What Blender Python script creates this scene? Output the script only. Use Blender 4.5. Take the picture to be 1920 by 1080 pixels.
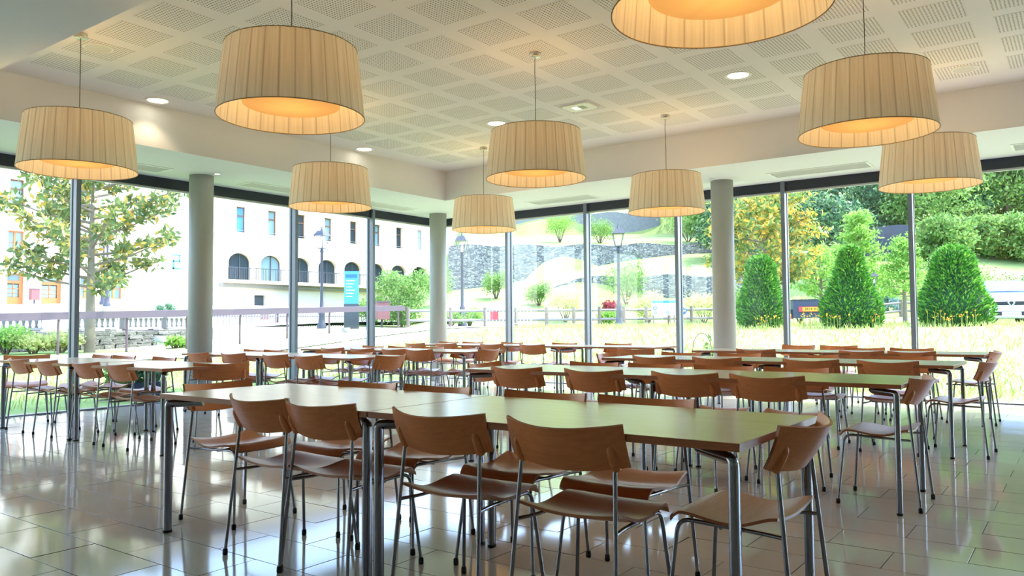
import bpy, math, random
import numpy as np
from mathutils import Vector, Matrix

# ------------------------------------------------------------------ clear
for _o in list(bpy.data.objects):
    bpy.data.objects.remove(_o, do_unlink=True)
SC = bpy.context.scene
COL = SC.collection
random.seed(7)
PI = math.pi

# ------------------------------------------------------------------ camera
F_PX, PITCH, YAW, ROLL, EYE = 1475.5, 0.044093, 0.631164, -0.00746, 1.107
_cp, _sp = math.cos(PITCH), math.sin(PITCH)
CF = Vector((-math.sin(YAW) * _cp, math.cos(YAW) * _cp, _sp))
_r0 = Vector((math.cos(YAW), math.sin(YAW), 0))
_u0 = _r0.cross(CF)
CR = math.cos(ROLL) * _r0 + math.sin(ROLL) * _u0
CU = -math.sin(ROLL) * _r0 + math.cos(ROLL) * _u0
CAM = Vector((0, 0, EYE))
cam = bpy.data.cameras.new('camera')
cam.sensor_width = 36.0
cam.lens = F_PX / 1920 * 36
cam.clip_end = 1000
cam_o = bpy.data.objects.new('camera', cam)
COL.objects.link(cam_o)
_m = Matrix((CR, CU, -CF)).transposed().to_4x4()
_m.translation = CAM
cam_o.matrix_world = _m
SC.camera = cam_o

# ------------------------------------------------------------------ world, sun, exposure
SUN_DIR = Vector((0.37, 0.42, 1.0)).normalized()
w = bpy.data.worlds.new('sky')
SC.world = w
w.use_nodes = True
nt = w.node_tree
nt.nodes.clear()
sky = nt.nodes.new('ShaderNodeTexSky')
sky.sky_type = 'NISHITA'
sky.sun_disc = False
sky.sun_elevation = math.asin(SUN_DIR.z)
sky.sun_rotation = math.atan2(SUN_DIR.x, SUN_DIR.y)
sky.air_density = 1.0
sky.dust_density = 1.3
sky.ozone_density = 1.0
bg = nt.nodes.new('ShaderNodeBackground')
bg.inputs[1].default_value = 1.15
wo = nt.nodes.new('ShaderNodeOutputWorld')
nt.links.new(sky.outputs[0], bg.inputs[0])
nt.links.new(bg.outputs[0], wo.inputs[0])

sun = bpy.data.lights.new('sun', 'SUN')
sun.energy = 5.0
sun.angle = 0.009
sun.color = (1.0, 0.96, 0.88)
sun_o = bpy.data.objects.new('sun', sun)
COL.objects.link(sun_o)
sun_o.rotation_euler = (-SUN_DIR).to_track_quat('-Z', 'Y').to_euler()
sun_o.location = (20, 20, 60)

SC.view_settings.view_transform = 'Standard'
SC.view_settings.look = 'None'
SC.view_settings.gamma = 1.0
SC.view_settings.use_curve_mapping = False
SC.view_settings.exposure = 0.6

# ------------------------------------------------------------------ materials
def s2l(c):
    return tuple((v / 12.92 if v <= 0.04045 else ((v + 0.055) / 1.055) ** 2.4) for v in c)

def rgb(r, g, b):
    return s2l((r / 255, g / 255, b / 255)) + (1.0,)

MATS = {}
def new_mat(name):
    m = bpy.data.materials.new(name)
    m.use_nodes = True
    m.node_tree.nodes.clear()
    MATS[name] = m
    return m, m.node_tree

def N(t, typ, **kw):
    n = t.nodes.new(typ)
    for k, v in kw.items():
        if k.startswith('i_'):
            key = k[2:]
            n.inputs[int(key) if key.isdigit() else key.replace('_', ' ')].default_value = v
        else:
            setattr(n, k, v)
    return n

def plain(name, col, rough=0.5, metal=0.0, spec=0.5, noise=0.0, nscale=8.0, bump=0.0, bscale=60.0, trans=0.0):
    m, t = new_mat(name)
    b = N(t, 'ShaderNodeBsdfPrincipled')
    b.inputs['Base Color'].default_value = col
    b.inputs['Roughness'].default_value = rough
    b.inputs['Metallic'].default_value = metal
    b.inputs['Specular IOR Level'].default_value = spec
    out = N(t, 'ShaderNodeOutputMaterial')
    t.links.new(b.outputs[0], out.inputs[0])
    if noise > 0 or bump > 0:
        tc = N(t, 'ShaderNodeTexCoord')
    if noise > 0:
        nz = N(t, 'ShaderNodeTexNoise')
        nz.inputs['Scale'].default_value = nscale
        nz.inputs['Detail'].default_value = 5
        t.links.new(tc.outputs['Object'], nz.inputs['Vector'])
        mx = N(t, 'ShaderNodeMix', data_type='RGBA')
        mx.inputs[6].default_value = tuple(c * (1 - noise) for c in col[:3]) + (1,)
        mx.inputs[7].default_value = tuple(min(1, c * (1 + noise)) for c in col[:3]) + (1,)
        t.links.new(nz.outputs[0], mx.inputs[0])
        t.links.new(mx.outputs[2], b.inputs['Base Color'])
    if bump > 0:
        nb = N(t, 'ShaderNodeTexNoise')
        nb.inputs['Scale'].default_value = bscale
        nb.inputs['Detail'].default_value = 4
        t.links.new(tc.outputs['Object'], nb.inputs['Vector'])
        bp = N(t, 'ShaderNodeBump')
        bp.inputs['Strength'].default_value = bump
        bp.inputs['Distance'].default_value = 0.02
        t.links.new(nb.outputs[0], bp.inputs['Height'])
        t.links.new(bp.outputs[0], b.inputs['Normal'])
    return m

def wood(name, c1, c2, rough=0.3, scale=(1.5, 22, 22), spec=0.5):
    m, t = new_mat(name)
    tc = N(t, 'ShaderNodeTexCoord')
    oi = N(t, 'ShaderNodeObjectInfo')
    add = N(t, 'ShaderNodeVectorMath', operation='ADD')
    sc = N(t, 'ShaderNodeVectorMath', operation='SCALE')
    sc.inputs['Scale'].default_value = 9.0
    t.links.new(oi.outputs['Random'], sc.inputs[0])
    t.links.new(tc.outputs['Object'], add.inputs[0])
    t.links.new(sc.outputs[0], add.inputs[1])
    mp = N(t, 'ShaderNodeMapping')
    mp.inputs['Scale'].default_value = scale
    t.links.new(add.outputs[0], mp.inputs['Vector'])
    nz = N(t, 'ShaderNodeTexNoise')
    nz.inputs['Scale'].default_value = 2.2
    nz.inputs['Detail'].default_value = 6
    nz.inputs['Roughness'].default_value = 0.6
    t.links.new(mp.outputs[0], nz.inputs['Vector'])
    cr = N(t, 'ShaderNodeValToRGB')
    cr.color_ramp.elements[0].position = 0.3
    cr.color_ramp.elements[0].color = c1
    cr.color_ramp.elements[1].position = 0.72
    cr.color_ramp.elements[1].color = c2
    t.links.new(nz.outputs[0], cr.inputs[0])
    b = N(t, 'ShaderNodeBsdfPrincipled')
    b.inputs['Roughness'].default_value = rough
    b.inputs['Specular IOR Level'].default_value = spec
    t.links.new(cr.outputs[0], b.inputs['Base Color'])
    out = N(t, 'ShaderNodeOutputMaterial')
    t.links.new(b.outputs[0], out.inputs[0])
    return m

def emit(name, col, strength):
    m, t = new_mat(name)
    e = N(t, 'ShaderNodeEmission')
    e.inputs[0].default_value = col
    e.inputs[1].default_value = strength
    out = N(t, 'ShaderNodeOutputMaterial')
    t.links.new(e.outputs[0], out.inputs[0])
    return m

def leafmat(name, cols, trans=0.45, rough=0.5):
    """each leaf (mesh island) takes its own colour out of the ramp"""
    m, t = new_mat(name)
    g = N(t, 'ShaderNodeNewGeometry')
    cr = N(t, 'ShaderNodeValToRGB')
    el = cr.color_ramp.elements
    el[0].position, el[0].color = 0.0, cols[0]
    el[1].position, el[1].color = 1.0, cols[-1]
    for i, c in enumerate(cols[1:-1]):
        e = el.new((i + 1) / (len(cols) - 1))
        e.color = c
    t.links.new(g.outputs['Random Per Island'], cr.inputs[0])
    b = N(t, 'ShaderNodeBsdfPrincipled')
    b.inputs['Roughness'].default_value = rough
    b.inputs['Specular IOR Level'].default_value = 0.3
    t.links.new(cr.outputs[0], b.inputs['Base Color'])
    tr = N(t, 'ShaderNodeBsdfTranslucent')
    t.links.new(cr.outputs[0], tr.inputs[0])
    mx = N(t, 'ShaderNodeMixShader')
    mx.inputs[0].default_value = trans
    t.links.new(b.outputs[0], mx.inputs[1])
    t.links.new(tr.outputs[0], mx.inputs[2])
    out = N(t, 'ShaderNodeOutputMaterial')
    t.links.new(mx.outputs[0], out.inputs[0])
    return m

def glassmat(name, tint=(0.97, 0.985, 0.975, 1), base=0.0):
    m, t = new_mat(name)
    tr = N(t, 'ShaderNodeBsdfTransparent')
    tr.inputs[0].default_value = tint
    gl = N(t, 'ShaderNodeBsdfGlossy')
    gl.inputs['Roughness'].default_value = 0.0
    lw = N(t, 'ShaderNodeLayerWeight')
    lw.inputs['Blend'].default_value = 0.5
    pw = N(t, 'ShaderNodeMath', operation='POWER')
    pw.inputs[1].default_value = 5.0
    t.links.new(lw.outputs['Facing'], pw.inputs[0])
    fr = N(t, 'ShaderNodeMath', operation='MULTIPLY_ADD')
    fr.inputs[1].default_value = 0.97
    fr.inputs[2].default_value = 0.028
    t.links.new(pw.outputs[0], fr.inputs[0])
    mx = N(t, 'ShaderNodeMixShader')
    t.links.new(fr.outputs[0], mx.inputs[0])
    t.links.new(tr.outputs[0], mx.inputs[1])
    t.links.new(gl.outputs[0], mx.inputs[2])
    out = N(t, 'ShaderNodeOutputMaterial')
    t.links.new(mx.outputs[0], out.inputs[0])
    return m

def rubble(name, c1, c2, cm, scale=3.0):
    m, t = new_mat(name)
    tc = N(t, 'ShaderNodeTexCoord')
    mp = N(t, 'ShaderNodeMapping')
    mp.inputs['Scale'].default_value = (1, 1, 2.1)
    t.links.new(tc.outputs['Object'], mp.inputs['Vector'])
    vo = N(t, 'ShaderNodeTexVoronoi', feature='DISTANCE_TO_EDGE')
    vo.inputs['Scale'].default_value = scale
    vc = N(t, 'ShaderNodeTexVoronoi', feature='F1')
    vc.inputs['Scale'].default_value = scale
    t.links.new(mp.outputs[0], vo.inputs['Vector'])
    t.links.new(mp.outputs[0], vc.inputs['Vector'])
    cr = N(t, 'ShaderNodeMix', data_type='RGBA')
    cr.inputs[6].default_value = c1
    cr.inputs[7].default_value = c2
    sp = N(t, 'ShaderNodeSeparateColor')
    t.links.new(vc.outputs['Color'], sp.inputs[0])
    t.links.new(sp.outputs[0], cr.inputs[0])
    st = N(t, 'ShaderNodeMath', operation='LESS_THAN')
    st.inputs[1].default_value = 0.05
    t.links.new(vo.outputs['Distance'], st.inputs[0])
    mx = N(t, 'ShaderNodeMix', data_type='RGBA')
    t.links.new(st.outputs[0], mx.inputs[0])
    t.links.new(cr.outputs[2], mx.inputs[6])
    mx.inputs[7].default_value = cm
    b = N(t, 'ShaderNodeBsdfPrincipled')
    b.inputs['Roughness'].default_value = 0.9
    t.links.new(mx.outputs[2], b.inputs['Base Color'])
    bp = N(t, 'ShaderNodeBump')
    bp.inputs['Distance'].default_value = 0.06
    t.links.new(vo.outputs['Distance'], bp.inputs['Height'])
    t.links.new(bp.outputs[0], b.inputs['Normal'])
    out = N(t, 'ShaderNodeOutputMaterial')
    t.links.new(b.outputs[0], out.inputs[0])
    return m

def perforated(name, col, hole, n_side, field):
    """board with a square raster of drilled holes, n_side to a side"""
    m, t = new_mat(name)
    tc = N(t, 'ShaderNodeTexCoord')
    sx = N(t, 'ShaderNodeSeparateXYZ')
    t.links.new(tc.outputs['Object'], sx.inputs[0])
    ds = []
    for ax in (0, 1):
        a = N(t, 'ShaderNodeMath', operation='MULTIPLY_ADD')
        a.inputs[1].default_value = n_side / field
        a.inputs[2].default_value = n_side / 2 + 100
        t.links.new(sx.outputs[ax], a.inputs[0])
        f = N(t, 'ShaderNodeMath', operation='FRACT')
        t.links.new(a.outputs[0], f.inputs[0])
        s = N(t, 'ShaderNodeMath', operation='SUBTRACT')
        s.inputs[1].default_value = 0.5
        t.links.new(f.outputs[0], s.inputs[0])
        p = N(t, 'ShaderNodeMath', operation='MULTIPLY')
        t.links.new(s.outputs[0], p.inputs[0])
        t.links.new(s.outputs[0], p.inputs[1])
        ds.append(p)
    ad = N(t, 'ShaderNodeMath', operation='ADD')
    t.links.new(ds[0].outputs[0], ad.inputs[0])
    t.links.new(ds[1].outputs[0], ad.inputs[1])
    lt = N(t, 'ShaderNodeMath', operation='LESS_THAN')
    lt.inputs[1].default_value = 0.25 ** 2
    t.links.new(ad.outputs[0], lt.inputs[0])
    mx = N(t, 'ShaderNodeMix', data_type='RGBA')
    mx.inputs[6].default_value = col
    mx.inputs[7].default_value = hole
    t.links.new(lt.outputs[0], mx.inputs[0])
    b = N(t, 'ShaderNodeBsdfPrincipled')
    b.inputs['Roughness'].default_value = 0.7
    b.inputs['Specular IOR Level'].default_value = 0.2
    t.links.new(mx.outputs[2], b.inputs['Base Color'])
    out = N(t, 'ShaderNodeOutputMaterial')
    t.links.new(b.outputs[0], out.inputs[0])
    return m

def ribbonmat(name):
    """gathered ribbon: fabric bands with slightly denser overlaps, lets light through"""
    m, t = new_mat(name)
    tc = N(t, 'ShaderNodeTexCoord')
    sx = N(t, 'ShaderNodeSeparateXYZ')
    t.links.new(tc.outputs['Object'], sx.inputs[0])
    at = N(t, 'ShaderNodeMath', operation='ARCTAN2')
    t.links.new(sx.outputs[1], at.inputs[0])
    t.links.new(sx.outputs[0], at.inputs[1])
    # seams between ribbon bands
    ml = N(t, 'ShaderNodeMath', operation='MULTIPLY_ADD')
    ml.inputs[1].default_value = 30 / (2 * PI)
    ml.inputs[2].default_value = 50.0
    t.links.new(at.outputs[0], ml.inputs[0])
    fr = N(t, 'ShaderNodeMath', operation='FRACT')
    t.links.new(ml.outputs[0], fr.inputs[0])
    cr = N(t, 'ShaderNodeValToRGB')
    e = cr.color_ramp.elements
    e[0].position, e[0].color = 0.0, (0.62, 0.60, 0.58, 1)
    e[1].position, e[1].color = 0.10, (1, 1, 1, 1)
    x = e.new(0.93); x.color = (0.97, 0.97, 0.96, 1)
    x = e.new(1.0); x.color = (0.62, 0.60, 0.58, 1)
    t.links.new(fr.outputs[0], cr.inputs[0])
    # fine gathers
    cx = N(t, 'ShaderNodeCombineXYZ')
    a2 = N(t, 'ShaderNodeMath', operation='MULTIPLY')
    a2.inputs[1].default_value = 16.0
    t.links.new(at.outputs[0], a2.inputs[0])
    t.links.new(a2.outputs[0], cx.inputs[0])
    t.links.new(sx.outputs[2], cx.inputs[1])
    oi = N(t, 'ShaderNodeObjectInfo')
    t.links.new(oi.outputs['Random'], cx.inputs[2])
    nz = N(t, 'ShaderNodeTexNoise')
    nz.inputs['Scale'].default_value = 1.6
    nz.inputs['Detail'].default_value = 3
    t.links.new(cx.outputs[0], nz.inputs['Vector'])
    c2 = N(t, 'ShaderNodeValToRGB')
    c2.color_ramp.elements[0].position, c2.color_ramp.elements[0].color = 0.3, (0.66, 0.60, 0.49, 1)
    c2.color_ramp.elements[1].position, c2.color_ramp.elements[1].color = 0.72, (0.80, 0.75, 0.64, 1)
    t.links.new(nz.outputs[0], c2.inputs[0])
    mu = N(t, 'ShaderNodeMix', data_type='RGBA', blend_type='MULTIPLY')
    mu.inputs[0].default_value = 1.0
    t.links.new(c2.outputs[0], mu.inputs[6])
    t.links.new(cr.outputs[0], mu.inputs[7])
    df = N(t, 'ShaderNodeBsdfDiffuse')
    tr = N(t, 'ShaderNodeBsdfTranslucent')
    t.links.new(mu.outputs[2], df.inputs[0])
    t.links.new(mu.outputs[2], tr.inputs[0])
    mx = N(t, 'ShaderNodeMixShader')
    mx.inputs[0].default_value = 0.17
    t.links.new(df.outputs[0], mx.inputs[1])
    t.links.new(tr.outputs[0], mx.inputs[2])
    out = N(t, 'ShaderNodeOutputMaterial')
    t.links.new(mx.outputs[0], out.inputs[0])
    return m

def tilemat(name):
    m, t = new_mat(name)
    tc = N(t, 'ShaderNodeTexCoord')
    g = N(t, 'ShaderNodeNewGeometry')
    nz = N(t, 'ShaderNodeTexNoise')
    nz.inputs['Scale'].default_value = 1.3
    nz.inputs['Detail'].default_value = 4
    t.links.new(g.outputs['Position'], nz.inputs['Vector'])
    cr = N(t, 'ShaderNodeValToRGB')
    cr.color_ramp.elements[0].position, cr.color_ramp.elements[0].color = 0.3, rgb(192, 187, 178)
    cr.color_ramp.elements[1].position, cr.color_ramp.elements[1].color = 0.7, rgb(203, 198, 190)
    t.links.new(nz.outputs[0], cr.inputs[0])
    b = N(t, 'ShaderNodeBsdfPrincipled')
    b.inputs['Roughness'].default_value = 0.075
    b.inputs['IOR'].default_value = 1.45
    b.inputs['Specular IOR Level'].default_value = 0.36
    t.links.new(cr.outputs[0], b.inputs['Base Color'])
    n2 = N(t, 'ShaderNodeTexNoise')
    n2.inputs['Scale'].default_value = 3.2
    n2.inputs['Detail'].default_value = 1
    t.links.new(g.outputs['Position'], n2.inputs['Vector'])
    bp = N(t, 'ShaderNodeBump')
    bp.inputs['Strength'].default_value = 0.02
    bp.inputs['Distance'].default_value = 0.02
    t.links.new(n2.outputs[0], bp.inputs['Height'])
    t.links.new(bp.outputs[0], b.inputs['Normal'])
    out = N(t, 'ShaderNodeOutputMaterial')
    t.links.new(b.outputs[0], out.inputs[0])
    return m

def groundmat(name, cols, scale=0.8, fine=14.0):
    m, t = new_mat(name)
    g = N(t, 'ShaderNodeNewGeometry')
    nz = N(t, 'ShaderNodeTexNoise')
    nz.inputs['Scale'].default_value = scale
    nz.inputs['Detail'].default_value = 8
    nz.inputs['Roughness'].default_value = 0.72
    t.links.new(g.outputs['Position'], nz.inputs['Vector'])
    cr = N(t, 'ShaderNodeValToRGB')
    e = cr.color_ramp.elements
    e[0].position, e[0].color = 0.32, cols[0]
    e[1].position, e[1].color = 0.68, cols[-1]
    if len(cols) > 2:
        q = e.new(0.5); q.color = cols[1]
    t.links.new(nz.outputs[0], cr.inputs[0])
    b = N(t, 'ShaderNodeBsdfPrincipled')
    b.inputs['Roughness'].default_value = 0.95
    b.inputs['Specular IOR Level'].default_value = 0.1
    t.links.new(cr.outputs[0], b.inputs['Base Color'])
    n2 = N(t, 'ShaderNodeTexNoise')
    n2.inputs['Scale'].default_value = fine
    n2.inputs['Detail'].default_value = 4
    t.links.new(g.outputs['Position'], n2.inputs['Vector'])
    bp = N(t, 'ShaderNodeBump')
    bp.inputs['Strength'].default_value = 0.5
    bp.inputs['Distance'].default_value = 0.05
    t.links.new(n2.outputs[0], bp.inputs['Height'])
    t.links.new(bp.outputs[0], b.inputs['Normal'])
    out = N(t, 'ShaderNodeOutputMaterial')
    t.links.new(b.outputs[0], out.inputs[0])
    return m

M_PLASTER = plain('white_plaster', rgb(228, 226, 226), 0.75, spec=0.2, noise=0.02, nscale=2)
M_PERF = perforated('perforated_plasterboard', rgb(228, 226, 226), rgb(118, 112, 100), 16, 0.48)
M_WALL = plain('interior_wall_paint', rgb(222, 216, 204), 0.8, spec=0.2)
M_FRAME = plain('anthracite_aluminium', rgb(112, 120, 134), 0.35, metal=0.0, spec=0.6)
M_HEAD = plain('dark_blue_steel', rgb(34, 38, 52), 0.35, spec=0.5)
M_STRIP = plain('pale_blind_profile', rgb(205, 205, 200), 0.45)
M_CONCRETE = plain('smooth_concrete', rgb(176, 175, 168), 0.6, spec=0.35, noise=0.06, nscale=3, bump=0.04, bscale=25)
M_GLASS = glassmat('window_glass')
M_GROUT = plain('dark_grout', rgb(92, 88, 80), 0.9)
M_TILE = tilemat('glazed_beige_tile')
M_BEECH = wood('beech_plywood', rgb(200, 118, 68), rgb(216, 138, 86), 0.33, (2.0, 30, 30))
M_TOP = wood('pale_laminate', rgb(190, 168, 126), rgb(198, 178, 138), 0.22, (0.7, 12, 12), spec=0.6)
M_EDGE = wood('beech_edge', rgb(150, 88, 56), rgb(170, 106, 70), 0.4, (1.5, 25, 60))
M_CHROME = plain('chromed_steel', (0.23, 0.24, 0.29, 1), 0.17, metal=1.0)
M_RUBBER = plain('black_rubber', rgb(22, 22, 30), 0.6)
M_RIBBON = ribbonmat('cream_ribbon')
M_DIFF, _t = new_mat('lamp_diffuser')
_tr = N(_t, 'ShaderNodeBsdfTranslucent'); _tr.inputs[0].default_value = (0.42, 0.30, 0.16, 1)
_df = N(_t, 'ShaderNodeBsdfDiffuse'); _df.inputs[0].default_value = (0.6, 0.45, 0.28, 1)
_em = N(_t, 'ShaderNodeEmission'); _em.inputs[0].default_value = (1.0, 0.52, 0.14, 1); _em.inputs[1].default_value = 0.12
_m1 = N(_t, 'ShaderNodeMixShader'); _m1.inputs[0].default_value = 0.6
_t.links.new(_df.outputs[0], _m1.inputs[1]); _t.links.new(_tr.outputs[0], _m1.inputs[2])
_ad = N(_t, 'ShaderNodeAddShader'); _t.links.new(_m1.outputs[0], _ad.inputs[0]); _t.links.new(_em.outputs[0], _ad.inputs[1])
_ou = N(_t, 'ShaderNodeOutputMaterial'); _t.links.new(_ad.outputs[0], _ou.inputs[0])
M_CORD = plain('dark_cord', rgb(52, 46, 40), 0.6)
M_NICKEL = plain('brushed_nickel', (0.60, 0.56, 0.50, 1), 0.35, metal=1.0)
M_WHITE = plain('white_lacquer', rgb(232, 232, 226), 0.4)
M_GRILLE = plain('grey_mesh_grille', rgb(206, 208, 202), 0.7, noise=0.1, nscale=200)
M_DOWN = emit('downlight_glow', (1.0, 0.95, 0.75, 1), 6.0)
M_EMERG = emit('emergency_glow', (0.93, 1.0, 0.62, 1), 1.1)
M_HOOP = plain('lamp_hoop', rgb(150, 130, 95), 0.6)

M_LAWN = groundmat('sunlit_meadow', (rgb(132, 148, 98), rgb(154, 166, 118), rgb(168, 174, 132)), 0.9)
M_SIDE = groundmat('side_grass_ground', (rgb(112, 142, 76), rgb(140, 164, 100), rgb(160, 176, 120)), 0.9)
M_HILL = groundmat('hill_grass', (rgb(112, 134, 76), rgb(142, 156, 96), rgb(164, 168, 116)), 0.25, 6.0)
M_PAVE = groundmat('pale_paving', (rgb(186, 182, 174), rgb(204, 200, 192)), 0.5)
M_FACADE = plain('cream_render', rgb(222, 214, 196), 0.9, spec=0.1, noise=0.05, nscale=0.6)
M_STONE = plain('cream_dressed_stone', rgb(214, 198, 166), 0.9, noise=0.08, nscale=2)
M_BROWN = plain('brown_window_timber', rgb(112, 76, 52), 0.5)
M_ORANGE = wood('orange_door_timber', rgb(186, 106, 56), rgb(204, 126, 74), 0.45, (6, 6, 1.2))
M_DARKGLASS = plain('dark_pane', rgb(52, 62, 70), 0.2, spec=0.2)
M_PALEGLASS = plain('pale_curtained_pane', rgb(120, 146, 154), 0.08, spec=0.4)
M_SKYGLASS = plain('blue_pane', rgb(84, 140, 196), 0.15, spec=0.3)
M_TEAL = plain('teal_sign_paint', rgb(70, 190, 180), 0.5)
M_RAIL = plain('mauve_painted_metal', rgb(88, 76, 82), 0.5)
M_POST = plain('purple_brown_metal', rgb(92, 74, 78), 0.5)
M_RUBBLE = rubble('pale_rubble', rgb(120, 118, 114), rgb(172, 168, 160), rgb(70, 68, 66), 3.2)
M_SLATE = rubble('slate_rubble', rgb(92, 96, 100), rgb(168, 166, 160), rgb(70, 70, 72), 5.5)
M_SLATE2 = plain('slate_retaining_wall', rgb(120, 122, 126), 0.9, noise=0.35, nscale=6, bump=0.8, bscale=14)
M_PLANTER = plain('weathered_concrete', rgb(140, 140, 136), 0.9, noise=0.12, nscale=5)
M_PICKET = plain('pale_grey_picket', rgb(124, 120, 120), 0.6)
M_IRON = plain('dark_iron', rgb(62, 66, 78), 0.45)
M_LANTERN = plain('lantern_glass', rgb(226, 228, 222), 0.15, trans=0.5)
M_TIMBER = wood('grey_fence_timber', rgb(104, 92, 84), rgb(136, 122, 112), 0.8, (12, 12, 1.5))
M_BOARD = plain('white_sign_board', rgb(232, 232, 236), 0.5)
M_BLUE = plain('sign_blue', rgb(44, 104, 184), 0.5)
M_LBLUE = plain('sign_light_blue', rgb(74, 152, 212), 0.5)
M_RED = plain('sign_red', rgb(214, 70, 78), 0.5)
M_GREYINK = plain('sign_grey_ink', rgb(150, 152, 160), 0.6)
M_BIN = plain('mauve_bin', rgb(128, 82, 84), 0.5)
M_BARK = plain('grey_bark', rgb(122, 112, 96), 0.9, noise=0.2, nscale=10, bump=0.4, bscale=30)
M_BARK2 = plain('dark_bark', rgb(96, 84, 70), 0.9, noise=0.2, nscale=10)
M_NAVY = plain('navy_plastic', rgb(40, 46, 96), 0.35)
M_CARW = plain('white_car_paint', rgb(236, 238, 242), 0.15, spec=0.7)
M_CARB = plain('black_plastic', rgb(34, 34, 42), 0.4)
M_TRAILER = plain('dark_slate_paint', rgb(66, 72, 96), 0.4)
M_YPLATE = plain('yellow_plate', rgb(236, 176, 60), 0.5)
M_INK = plain('black_ink', rgb(60, 44, 30), 0.6)
M_SILVER = plain('silver', (0.8, 0.8, 0.82, 1), 0.2, metal=1.0)
M_AMBER = plain('amber_lens', rgb(238, 170, 60), 0.3)
M_TYRE = plain('tyre_rubber', rgb(30, 30, 32), 0.8)
M_TERRA = plain('olive_pot', rgb(150, 146, 92), 0.7)

L_MAG = leafmat('magnolia_leaf', (rgb(74, 98, 58), rgb(92, 116, 66), rgb(112, 132, 76), rgb(140, 150, 84), rgb(206, 166, 70)), 0.4, 0.35)
L_MAG2 = leafmat('magnolia_leaf_gold', (rgb(90, 122, 64), rgb(112, 142, 72), rgb(150, 168, 88), rgb(216, 186, 84), rgb(222, 172, 68)), 0.4, 0.35)
L_YEW = leafmat('yew_needles', (rgb(40, 96, 36), rgb(64, 132, 44), rgb(104, 168, 58), rgb(154, 200, 84)), 0.25)
L_LIME = leafmat('lime_leaf', (rgb(110, 160, 60), rgb(142, 186, 84), rgb(170, 204, 108)), 0.5)
L_DARK = leafmat('forest_leaf', (rgb(38, 70, 56), rgb(58, 96, 68), rgb(92, 134, 88), rgb(140, 172, 116)), 0.3)
L_MID = leafmat('shrub_leaf', (rgb(84, 126, 60), rgb(122, 160, 80), rgb(160, 188, 106)), 0.45)
L_PALE = leafmat('pale_shrub_leaf', (rgb(176, 190, 110), rgb(204, 210, 140), rgb(220, 220, 160)), 0.5)
L_SPRUCE = leafmat('blue_spruce_needles', (rgb(92, 128, 134), rgb(122, 160, 162), rgb(150, 184, 182)), 0.3)
L_RED = leafmat('red_shrub_leaf', (rgb(150, 60, 70), rgb(186, 90, 96)), 0.3)
L_PINK = leafmat('geranium_petal', (rgb(226, 70, 106), rgb(244, 130, 150)), 0.3)
L_GRASS = leafmat('grass_blade', (rgb(136, 162, 78), rgb(170, 184, 106), rgb(196, 194, 130)), 0.5)
L_ORANGE = leafmat('hawkweed_flower', (rgb(236, 150, 30), rgb(250, 190, 40)), 0.2)
L_CONIF = leafmat('dwarf_conifer', (rgb(86, 128, 96), rgb(120, 160, 120)), 0.3)

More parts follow.
